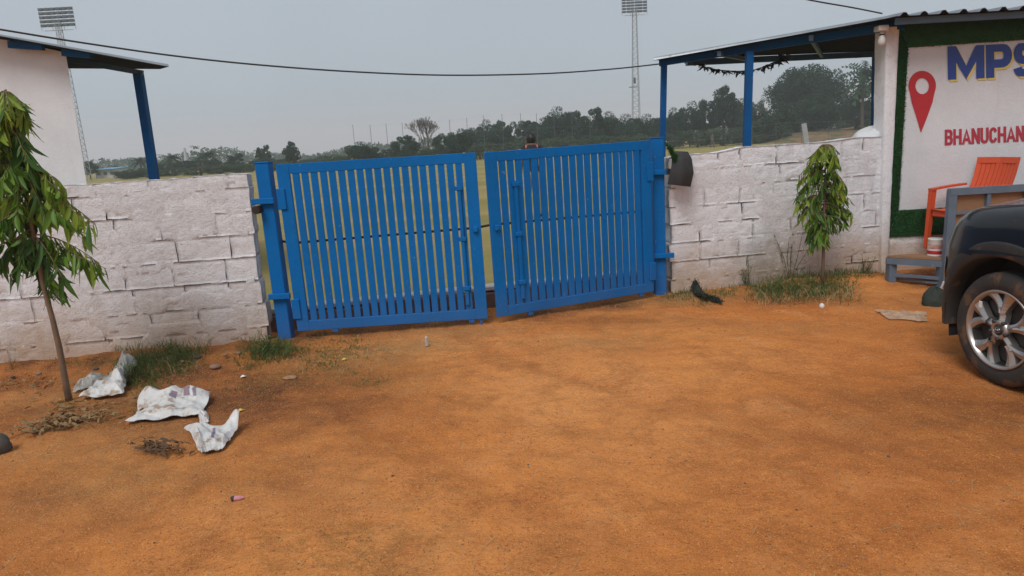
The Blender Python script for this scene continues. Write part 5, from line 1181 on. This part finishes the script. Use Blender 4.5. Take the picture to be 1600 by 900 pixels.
# ================================================================== FAR THINGS
def crown(nc, nl, rx, rz, ls, seed, shape='round', mat='fol1'):
    rs2 = np.random.default_rng(seed); b = MB(); vs = []; fs = []
    cl = []
    nl = int(nl*1.9); ls = ls*.78
    for _ in range(nc):
        d = rs2.normal(0, 1, 3); d /= np.linalg.norm(d); r = rs2.uniform(.45, 1)**.6
        if shape == 'tall': cc = np.array([d[0]*rx*r, d[1]*rx*r, d[2]*rz*r])
        else: cc = np.array([d[0]*rx*r, d[1]*rx*r, abs(d[2])*rz*r if d[2] > -.35 else d[2]*rz*.7*r])
        cl.append((cc, rs2.uniform(.22, .42)*rx))
    V = []; 
    for cc, cr in cl:
        k = nl; q = rs2.normal(0, 1, (k, 3)); q /= np.linalg.norm(q, axis=1)[:, None]; p = cc+q*cr*(rs2.uniform(.3, 1, (k, 1))**.5)*np.array([1, 1, .75])
        a = rs2.normal(0, 1, (k, 3)); a /= np.linalg.norm(a, axis=1)[:, None]; e = np.cross(a, rs2.normal(0, 1, (k, 3))); e /= np.linalg.norm(e, axis=1)[:, None]; s = ls*rs2.uniform(.5, 1.2, (k, 1))
        V.append(np.stack([p-a*s, p+e*s*.5, p+a*s, p-e*s*.5], 1))
    V = np.concatenate(V).reshape(-1, 3); b.v = V.tolist(); N = len(V)//4; b.f = [(4*i, 4*i+1, 4*i+2, 4*i+3) for i in range(N)]; b.m = [0]*N
    return b, cl
def tree_proto(seed, nc, nl, rx, rz, zc, ls, mat, shape='round', bare=False):
    root = thing('tree', 'tree', 'tree'); rs2 = random.Random(seed)
    b, cl = crown(nc, nl, rx, rz, ls, seed, shape, mat); b.xf(lambda p: p+np.array([0, 0, zc])); obj('crown', b, MAT[mat], root)
    t = MB(); t.tube([(0, 0, -.2), (.05, 0, zc*.5), (.02, .03, zc*.95)], [.28, .2, .12], 7)
    for cc, cr in cl[:8]: t.tube([(0.02, 0, zc*.55), tuple(cc*.5+np.array([0, 0, zc*.8])), tuple(cc+np.array([0, 0, zc]))], [.11, .07, .03], 5)
    obj('trunk', t, MAT['bark2'], root); return root
# prototypes are about 8 m tall
PR = {}
def mk(k, *a, **kw_): PR[k] = [tree_proto(*a, **kw_), 0]
mk('broad', 1, 46, 120, 4.2, 3.0, 5.0, .30, 'fol1'); mk('round', 2, 40, 110, 3.2, 3.2, 4.8, .28, 'fol1'); mk('airy', 3, 30, 90, 3.0, 3.4, 4.6, .27, 'fol2'); mk('tall', 4, 34, 90, 2.0, 3.8, 4.4, .26, 'fol2', shape='tall'); mk('scrub', 5, 34, 100, 4.2, 3.6, 3.2, .30, 'fol3'); mk('big', 6, 90, 190, 4.6, 3.5, 4.5, .20, 'fol1')
PH = {'broad': 8.3, 'round': 8.3, 'airy': 8.3, 'tall': 8.6, 'scrub': 7.4, 'big': 8.5}; PW = {'broad': 9.6, 'round': 7.6, 'airy': 7.0, 'tall': 4.8, 'scrub': 9.8, 'big': 10.6}
# palm
palm = thing('palm_tree', 'palm', 'tree'); t = MB(); t.tube([(0, 0, -.2), (.1, 0, 3), (.0, 0, 6.6)], [.22, .17, .14], 7); obj('trunk', t, MAT['bark2'], palm)
b = MB()
for k in range(28):
    a = k*2.4; el = 1.0-1.7*(k/27); Lf = 2.6
    for s in (1, -1):
        rr = []
        for i in range(8):
            q = i/7; r = Lf*q*math.cos(el*(1-.5*q)); z = 6.7+Lf*q*math.sin(el)-1.3*q*q*(1-el*.3); c = np.array([r*math.cos(a), r*math.sin(a), z]); sd = np.array([-math.sin(a), math.cos(a), -.5*1])*s*(.55*math.sin(math.pi*(.15+.8*q))); rr.append((c, c+sd))
        for i in range(7): 
            c0, t0 = rr[i]; c1, _ = rr[i+1]; b.add([c0, c0+(c1-c0)*.95, t0+(c1-c0)*1.0], [(0, 1, 2)])
obj('fronds', b, MAT['fol2'], palm); PR['palm'] = [palm, 0]; PH['palm'] = 7.9; PW['palm'] = 4.6
# bare tree
bt = thing('bare_tree', 'bare', 'tree'); t = MB(); rs2 = random.Random(9)
def br(p, d, l, r, lev):
    q = p+d*l; t.tube([p, (p+q)/2+np.array([rs2.gauss(0, .05*l) for _ in range(3)]), q], [r, r*.85, r*.65], 4 if lev > 1 else 6)
    if lev < 6:
        for _ in range(3 if lev else 5):
            n = d+np.array([rs2.gauss(0, .36), rs2.gauss(0, .36), rs2.gauss(.16, .22)]); n = n/np.linalg.norm(n); br(q, n, l*rs2.uniform(.6, .82), max(.018, r*.6), lev+1)
br(np.array([0, 0, -.2]), np.array([0, 0, 1.]), 2.1, .22, 0); obj('branches', t, MAT['bare'], bt); PR['bare'] = [bt, 0]; PH['bare'] = 8.0; PW['bare'] = 5.6
trees = [  # px centre, px top, px width, distance, kind, label
    (137, 251, 26, 150, 'round', 'small hazy tree just right of the white house corner'), (180, 258, 20, 170, 'round', 'small hazy tree beyond the blue roofed building'), (193, 263, 16, 150, 'scrub', 'low dark bush right of the blue roofed building'), (217, 244, 34, 140, 'palm', 'hazy palm just left of the blue veranda post'), (214, 258, 46, 145, 'scrub', 'dark scrub under the palm left of the veranda post'),
    (265, 239, 36, 140, 'palm', 'hazy palm right of the blue veranda post'), (258, 252, 48, 150, 'broad', 'dark bushy tree right of the blue veranda post'), (290, 250, 44, 150, 'round', 'dark bushy tree between the two left palms'), (320, 235, 40, 140, 'palm', 'hazy palm standing over the tiny person'), (318, 247, 52, 150, 'broad', 'bushy tree under the palm over the tiny person'), (345, 248, 44, 145, 'scrub', 'low tree left of the airy tree near the gate post'),
    (366, 235, 32, 140, 'airy', 'airy pale tree left of the leaning gate post'), (385, 255, 50, 150, 'scrub', 'low bushes behind the top of the leaning gate post'), (404, 227, 16, 130, 'tall', 'narrow upright tree, left of the pair above the leaning gate post'), (414, 223, 17, 130, 'tall', 'narrow upright tree, right of the pair above the leaning gate post'), (420, 245, 60, 150, 'broad', 'wide low tree beneath the narrow upright pair'), (454, 220, 28, 125, 'round', 'compact dark tree standing clear above the left gate leaf'), (480, 243, 60, 140, 'scrub', 'low hedge-like bush left of the dome shaped tree'), (520, 236, 60, 135, 'scrub', 'pale low bush just left of the dome shaped tree'),
    (565, 223, 62, 110, 'broad', 'green dome shaped tree behind the three bare poles'), (605, 232, 34, 130, 'round', 'small dark tree left of the bushy tree by the bare tree'), (632, 211, 46, 105, 'round', 'dark bushy tree directly left of the bare tree'), (664, 172, 50, 95, 'bare', 'tall grey leafless tree above the left gate leaf'), (655, 222, 46, 110, 'scrub', 'green scrub at the foot of the bare tree'), (692, 201, 40, 100, 'airy', 'thin leafy tree just right of the bare tree'), (716, 204, 46, 95, 'broad', 'first tree of the dark mass above the right end of the left leaf')]
mass = [(738, 194, 42, 95, 'airy'), (762, 190, 40, 100, 'broad'), (782, 188, 36, 100, 'round'), (803, 182, 38, 90, 'airy'), (826, 184, 34, 92, 'tall'), (850, 187, 52, 100, 'broad'), (872, 171, 58, 95, 'broad'), (900, 173, 50, 98, 'round'), (930, 168, 46, 90, 'round'), (952, 178, 52, 95, 'broad'), (980, 181, 52, 100, 'broad'), (1012, 181, 50, 95, 'broad'), (1030, 188, 36, 92, 'round'), (748, 215, 70, 88, 'scrub'), (808, 212, 76, 86, 'scrub'), (870, 207, 80, 86, 'scrub'), (930, 204, 80, 86, 'scrub'), (990, 203, 80, 86, 'scrub'), (775, 206, 66, 93, 'broad'), (842, 202, 66, 92, 'broad'), (905, 198, 66, 92, 'broad'), (965, 196, 66, 92, 'broad')]
right_ = [(1050, 172, 44, 92, 'broad', 'dark tree just right of the thin left canopy post'), (1078, 163, 48, 96, 'broad', 'dark tree below the left end of the leaf garland'), (1103, 156, 46, 98, 'round', 'dark tree left of the tall one under the garland'), (1131, 134, 56, 100, 'round', 'tallest dark tree left of the middle canopy post'), (1158, 158, 44, 100, 'broad', 'dark tree close behind the middle canopy post'), (1184, 150, 30, 120, 'airy', 'thin hazy tree just right of the middle canopy post'), (1180, 172, 54, 92, 'round', 'olive tree at the foot of the middle canopy post'), (1267, 99, 126, 105, 'big', 'huge round dark tree right of the middle canopy post'), (1217, 160, 54, 95, 'round', 'dark bush at the left foot of the huge round tree'), (1275, 148, 70, 96, 'round', 'greener tree in front of the huge round tree'), (1338, 150, 60, 110, 'broad', 'dark tree between huge round tree and the far canopy post'), (1350, 128, 44, 100, 'tall', 'dark tree right of the far canopy post'), (1352, 96, 62, 95, 'palm', 'coconut palm behind the far canopy post')]
hedge = [(1048, 198, 60, 90, 'scrub'), (1090, 196, 66, 90, 'scrub'), (1130, 193, 66, 91, 'scrub'), (1170, 189, 60, 92, 'scrub'), (1210, 186, 64, 94, 'scrub'), (1250, 183, 64, 108, 'scrub'), (1300, 176, 64, 122, 'scrub'), (1345, 172, 64, 122, 'scrub')]
def plant_tree(px, py, wpx, D, kind, label, group=None):
    c = gy(px, py, D); ht = max(1.0, c[2]); wd = wpx*D/FPX; root, used = PR[kind]
    loc = (c[0], D, -.1); sc = (wd/PW[kind], wd/PW[kind], ht/PH[kind]); rz = random.uniform(0, 6.28)
    if not used: root.location = loc; root.scale = sc; root.rotation_euler = (0, 0, rz); o = root; PR[kind][1] = 1
    else: o = dup(root, loc, rz, sc)
    tag(o, label, 'tree')
    if group: o['group'] = group
    elif 'group' in o: del o['group']
for a in trees: plant_tree(a[0], a[1], a[2], max(78, a[3]*.66), a[4], a[5])
ORD = ('leftmost', 'second', 'third', 'fourth', 'fifth', 'sixth', 'seventh', 'eighth', 'ninth', 'tenth', 'eleventh', 'twelfth', 'thirteenth', 'rightmost')
def rank(lst, i): k = sorted(range(len(lst)), key=lambda q: lst[q][0]).index(i); return 'leftmost' if k == 0 else ('rightmost' if k == len(lst)-1 else ORD[k]+' from the left')
HL = [(196, 262, 40), (232, 258, 44), (268, 258, 44), (305, 255, 46), (342, 253, 46), (378, 251, 46), (418, 249, 46), (456, 247, 48), (496, 243, 48), (536, 238, 50), (580, 236, 50), (622, 231, 50), (660, 228, 50), (700, 222, 52)]
for i, (x_, y_, w_) in enumerate(HL): plant_tree(x_, y_, w_, 84+random.uniform(-1.5, 3), 'scrub', 'low grey-green bush in the hedge along the far left field edge, '+rank(HL, i), 'hedge along the far left field edge')
for a in right_: plant_tree(*a)
for i, a in enumerate(mass[:13]): plant_tree(*a, 'dark green tree in the dense row over the right gate leaf, '+rank(mass[:13], i), 'dense tree row beyond the gate')
for i, a in enumerate(mass[13:]): plant_tree(*a, 'lower bushy tree in front of the dense row, '+rank(mass[13:], i)+' of nine', 'lower bushes in front of the dense tree row')
for i, a in enumerate(hedge): plant_tree(*a, 'grey-green scrub bush along the field edge under the canopy, '+rank(hedge, i), 'scrub along the field edge')
b = MB()                                                   # low far woodland that closes the horizon
for k in range(26000):
    x = rng.uniform(-330, 330); D = rng.uniform(230, 262); hh = 5.0*rng.random()**.8*(.75+.8*float(fbm(x*.05, 0, 3, 4))+.4*float(vnoise(x*.4, 3, 5))); p = np.array([x, D, hh]); a = rng.normal(0, .42, 3); e = rng.normal(0, .32, 3); b.add([p-a, p+e, p+a, p-e], [(0, 1, 2, 3)])
obj('far_woodland', b, MAT['fol2'], kind='stuff')
# floodlight masts
def mast(D, px_top, px_bot, top_y, head_px, label, wbase, rows, cols):
    T = gy(px_top, top_y, D); base_x = gy(px_bot[0], px_bot[1], D); z1 = T[2]; k = (T[0]-base_x[0])/(T[2]-base_x[2]); bx_ = base_x[0]-k*base_x[2]*1
    root = thing('floodlight_mast', label, 'floodlight', (T[0], D, 0)); b = MB(); N = 26; x0 = T[0]
    def cor(i, s, t): f = i/N; w_ = wbase*(1-f*.55)/2; return np.array([x0+s*w_, D+t*w_, z1*.93*f])
    for s, t in ((1, 1), (1, -1), (-1, 1), (-1, -1)): b.tube([cor(0, s, t), cor(N, s, t)], .045, 4)
    for i in range(N):
        for (s, t), (s2, t2) in (((1, -1), (-1, -1)), ((1, 1), (-1, 1)), ((1, 1), (1, -1)), ((-1, 1), (-1, -1))):
            b.tube([cor(i, s, t), cor(i+1, s2, t2)], .025, 3); b.tube([cor(i, s, t), cor(i, s2, t2)], .02, 3)
    obj('lattice', b, MAT['mast'], root)
    hw = head_px*D/FPX; hh = hw*.56; zt_ = z1; b = MB()
    for r in range(rows+1): z = zt_-hh*(r+.5)/rows; b.tube([(x0-hw/2, D, z), (x0+hw/2, D, z)], .03, 4) if r < rows else None
    for q in (-.5, -.17, .17, .5): b.tube([(x0+hw*q, D, zt_), (x0+hw*q, D, zt_-hh*1.15)], .03, 4)
    b.tube([(x0-hw*.42, D, zt_-hh*1.15), (x0+hw*.42, D, zt_-hh*1.15)], .035, 4); obj('head_frame', b, MAT['mast'], root)
    for r in range(rows):
        for c in range(cols):
            x = x0-hw/2+hw*(c+.5)/cols; z = zt_-hh*(r+.5)/rows; bb = MB(); bb.bevbox(x-hw/cols*.43, x+hw/cols*.43, D-.25, D+.1, z-hh/rows*.33, z+hh/rows*.33, .04); obj('floodlamp', bb, MAT['lampdk'], root)
    z = z1*.44; b = MB(); b.bevbox(x0-.35, x0-.05, D-.5, D-.2, z, z+.9, .03); b.tube([(x0-1.1, D-.3, z-.5), (x0+.3, D-.3, z-.5)], .06, 4); obj('equipment_box', b, MAT['lampdk'], root)
mast(84, 86, (134, 283), 11, 50, 'lattice floodlight mast rising behind the white house roof', .95, 5, 6); mast(112, 991, (998, 215), -3, 37, 'lattice floodlight mast standing beyond the right gate leaf', 1.25, 5, 6)
# cricket net poles
bn = thing('boundary_net', 'line of thin net poles with wires along the far edge of the field', 'net', tuple(gz(735, 236)[:2])+(0,)); NP = [(551, 195), (578, 195), (603, 193), (628, 192), (702, 187), (729, 184), (755, 180), (784, 178), (813, 177), (838, 177), (865, 175), (893, 175), (921, 174)]
pts = []
for x, y in NP:
    D = 84; t_ = gy(x, y, D); pts.append(t_); b = MB(); b.tube([(t_[0], D, 0), t_], .026, 5); obj('pole', b, MAT['lampdk'], bn)
b = MB()
for f in (.98, .66, .33): b.tube([np.array([p[0], p[1], p[2]*f]) for p in pts], .004, 3)
obj('wires', b, MAT['mast'], bn)
fn = thing('wire_fence', 'thin wire fence with slim posts along the field under the canopy', 'fence', tuple(gz(1200, 222)[:2])+(0,)); pts = []
for x, y in ((1050, 205), (1092, 203), (1134, 200), (1175, 197), (1213, 192), (1253, 190), (1295, 189), (1335, 187)):
    t_ = gy(x, y, 76); pts.append(t_); b = MB(); b.tube([(t_[0], 76, 0), t_], .022, 5); obj('post', b, MAT['lampdk'], fn)
b = MB()
for f in (.97, .5): b.tube([np.array([p[0], p[1], p[2]*f]) for p in pts], .004, 3)
obj('wires', b, MAT['mast'], fn)
# leaning white board on the field
a0, a1 = gy(1262, 218, 60), gy(1256, 193, 60); b = MB(); b.bar(np.array([a0[0], 60, 0]), a1, .42, .10, (0, 1, 0)); tag(obj('leaning_board', b, MAT['mast'], loc=tuple(a0)), 'narrow pale grey board leaning at the edge of the field', 'board')
# far buildings
def farb(px, py, wpx, D, label, roof, wall, storeys):
    c = gy(px, py, D); wd = wpx*D/FPX; x, z = c[0], c[2]; root = thing('far_building', label, 'building', (x, D, 0)); b = MB(); b.box(x-wd/2, x+wd/2, D, D+8, -.2, z*.86); obj('wall', b, MAT[wall], root)
    b = MB(); P = [(x-wd*.54, D-.5, z*.84), (x+wd*.54, D-.5, z*.84), (x+wd*.54, D+8.5, z*.84), (x-wd*.54, D+8.5, z*.84), (x-wd*.54, D+4, z), (x+wd*.54, D+4, z)]; b.add(P, [(0, 1, 5, 4), (3, 4, 5, 2), (0, 4, 3), (1, 2, 5), (0, 3, 2, 1)]); obj('roof', b, MAT[roof], root)
    for s in range(storeys):
        for k in range(3):
            xx_ = x-wd/2+wd*(k+.5)/3; z0_ = z*.86*(s+.35)/storeys; b = MB(); b.box(xx_-wd*.08, xx_+wd*.08, D-.05, D+.1, z0_, z0_+z*.3/storeys); obj('window', b, MAT['lampdk'], root)
farb(163, 262, 30, 100, 'low hazy building with a pale blue sheet roof left of the palms', 'roofblue', 'farwall', 1); farb(1333, 139, 15, 190, 'pale multi-storey building showing beside the huge round tree', 'farwall', 'farwall', 3)
t = MB(); c = gy(288, 231, 220); t.tube([(c[0], 220, 0), c], [.9, .3], 5); tag(obj('telecom_tower', t, MAT['mast'], loc=(c[0], 220, 0)), 'faint distant telecom tower above the left trees', 'tower')
# drum behind the gate
c = gy(1020, 320, 7.6); dr = thing('drum', 'blue plastic drum glimpsed in the gap beside the right gate post', 'drum', (c[0]+.12, 7.75, 0)); b = MB(); b.lathe([(0, 0), (.26, 0), (.28, .03), (.28, .3), (.29, .31), (.28, .33), (.28, .6), (.29, .61), (.28, .63), (.27, .88), (.24, .92), (0, .92)], 24, 'z', (c[0]+.2, 7.9, 0)); obj('barrel', b, MAT['drum'], dr, smooth=True); b = MB(); b.lathe([(0, .92), (.06, .92), (.06, .95), (0, .95)], 12, 'z', (c[0]+.2, 7.78, 0)); obj('cap', b, MAT['white'], dr)
# ================================================================== PEOPLE
def person(loc, yaw, h, label, mats, pose='stand', bow=0, lev=2):
    """one skinned body; mats: (skin, top, trousers, shoe)"""
    k = h/1.72
    J = {'pel': (0, 0, .93, .125), 'wai': (0, 0, 1.06, .118), 'che': (0, .01, 1.26, .138), 'sho': (0, 0, 1.41, .10), 'nek': (0, -.01, 1.47, .052), 'hea': (0, -.025, 1.56, .078), 'cro': (0, -.02, 1.645, .075)}
    J['nek'] = (0, -.01-bow*.4, 1.47-bow*.2, .052); J['hea'] = (0, -.025-bow, 1.56-bow*.9, .078); J['cro'] = (0, -.02-bow*1.3, 1.645-bow, .075)
    E = [('pel', 'wai'), ('wai', 'che'), ('che', 'sho'), ('sho', 'nek'), ('nek', 'hea'), ('hea', 'cro')]
    for s, n in ((1, 'l'), (-1, 'r')):
        J.update({'sh'+n: (s*.175, 0, 1.39, .062), 'el'+n: (s*.225, .03, 1.12, .044), 'wr'+n: (s*.235, -.04, .88, .030), 'ha'+n: (s*.235, -.06, .80, .034), 'hi'+n: (s*.09, 0, .87, .095), 'kn'+n: (s*.10, -.02, .48, .062), 'an'+n: (s*.105, .03, .09, .042), 'to'+n: (s*.125, -.13, .04, .038)})
        if pose == 'sit': J.update({'kn'+n: (s*.12, -.42, 1.0, .062), 'an'+n: (s*.12, -.40, .56, .042), 'to'+n: (s*.12, -.55, .52, .038), 'el'+n: (s*.23, -.12, 1.16, .044), 'wr'+n: (s*.15, -.34, 1.08, .03), 'ha'+n: (s*.13, -.42, 1.06, .034)})
        if pose == 'walk': J.update({'kn'+n: (s*.09, -.12 if s > 0 else .02, .5, .06), 'an'+n: (s*.09, -.14 if s > 0 else .22, .09 if s > 0 else .14, .042), 'to'+n: (s*.1, -.3 if s > 0 else .08, .04, .038), 'wr'+n: (s*.24, .1 if s > 0 else -.18, .9, .03), 'ha'+n: (s*.24, .12 if s > 0 else -.25, .84, .034)})
        E += [('sho', 'sh'+n), ('sh'+n, 'el'+n), ('el'+n, 'wr'+n), ('wr'+n, 'ha'+n), ('pel', 'hi'+n), ('hi'+n, 'kn'+n), ('kn'+n, 'an'+n), ('an'+n, 'to'+n)]
    nm = list(J); me = bpy.data.meshes.new('body'); dz = -.80 if pose == 'sit' else 0
    me.from_pydata([(J[a][0]*k, J[a][1]*k, (J[a][2]+dz)*k) for a in nm], [(nm.index(a), nm.index(c)) for a, c in E], [])
    tmp = bpy.data.objects.new('body', me); COL.objects.link(tmp); md = tmp.modifiers.new('s', 'SKIN'); md.use_smooth_shade = True
    for i, a in enumerate(nm): me.skin_vertices[0].data[i].radius = (J[a][3]*k, J[a][3]*k*(.8 if a in ('che', 'wai', 'sho', 'pel') else 1))
    me.skin_vertices[0].data[0].use_root = True
    tmp.modifiers.new('u', 'SUBSURF').levels = lev
    dg = bpy.context.evaluated_depsgraph_get(); m2 = bpy.data.meshes.new_from_object(tmp.evaluated_get(dg)); bpy.data.objects.remove(tmp)
    for m in mats: m2.materials.append(m)
    for p in m2.polygons:
        c = p.center; z = c.z/k-dz
        r = abs(c.x)/k
        if z > 1.47-bow*.2: i = 0
        elif z > .93 and (r < .19 or z > 1.2): i = 1 if not (len(mats) > 4 and 0.095 < r < .122 and z > 1.40) else 4
        elif z > .93: i = 0
        elif r > .19 and z > .75: i = 0
        elif z > .09: i = 2
        else: i = 3
        if pose == 'sit': i = 0 if z > 1.455 else (1 if (z > .98 and c.y/k > -.2) else 2)
        p.material_index = i
    m2.name = 'body'; root = thing('person', label, 'person', loc); root.rotation_euler = (0, 0, yaw)
    o = bpy.data.objects.new('body', m2); COL.objects.link(o); o.parent = root
    for p in m2.polygons: p.use_smooth = True
    b = MB(); b.sphere((0, (-.005-bow*1.1)*k, (1.625+dz-bow)*k), (.098*k, .112*k, .115*k), 18, 14)
    hv = [v for v in b.v]; keep = [f for f in b.f if np.mean([hv[i][2] for i in f]) > (1.60+dz-bow)*k or np.mean([hv[i][1] for i in f]) > (-.02-bow*1.1)*k]; b.f = keep; b.m = [0]*len(keep)
    b.v = [tuple(np.array(v)+rng.normal(0, .004, 3)*k) for v in b.v]; me3 = mesh_of('hair', b, MAT['hair'], True); ho = bpy.data.objects.new('hair', me3); COL.objects.link(ho); ho.parent = root
    for s in (1, -1):                                      # ears
        e = MB(); e.sphere((s*.088*k, (-.02-bow)*k, (1.585+dz-bow)*k), (.012*k, .022*k, .032*k), 8, 6); eo = bpy.data.objects.new('ear', mesh_of('ear', e, mats[0], True)); COL.objects.link(eo); eo.parent = root
    return root
mb_ = (MAT['skin'], MAT['shirt'], MAT['khaki'], MAT['shirt'], MAT['orangecloth'])
pp_ = gy(831, 240, 15.0); person((pp_[0], 15.0, 0), math.pi, 1.86, 'person with black hair behind the right gate leaf, dark shirt with orange shoulders', mb_, bow=.05)
pp_ = gz(1113, 229); person((gy(1113, 228, 80)[0], 80, 0), .6, 1.75, 'person walking on the field in dark clothes, seen under the canopy', (MAT['skin'], MAT['greycloth'], MAT['greycloth'], MAT['shirt']), 'walk', lev=1)
person((gy(312, 262, 62)[0], 62, 0), 2.2, 1.7, 'tiny person in dark clothes above the left block wall', (MAT['skin'], MAT['shirt'], MAT['shirt'], MAT['shirt']), 'walk', lev=1)
for px, lb, mt in ((1345, 'person in white sitting at the foot of the red bank, left of the pair', 'whitecloth'), (1353, 'person in pale shirt sitting at the foot of the red bank, right of the pair', 'white')):
    person((gy(px, 205, 73)[0], 73, .55), .3, 1.6, lb, (MAT['skin'], MAT[mt], MAT['greycloth'], MAT['shirt']), 'sit', lev=1)
# ================================================================== HAZE
b = MB(); b.box(-760, 760, -760, 760, -1.3, 27)
hm = bpy.data.materials.new("haze_air"); hm.use_nodes = True; t = hm.node_tree; t.nodes.clear(); o_ = t.nodes.new("ShaderNodeOutputMaterial"); v_ = t.nodes.new("ShaderNodeVolumePrincipled"); v_.inputs['Color'].default_value = (.87, .94, 1, 1); v_.inputs['Density'].default_value = .0013; v_.inputs['Anisotropy'].default_value = .2; t.links.new(v_.outputs[0], o_.inputs['Volume'])
obj('haze', b, hm, kind='stuff')
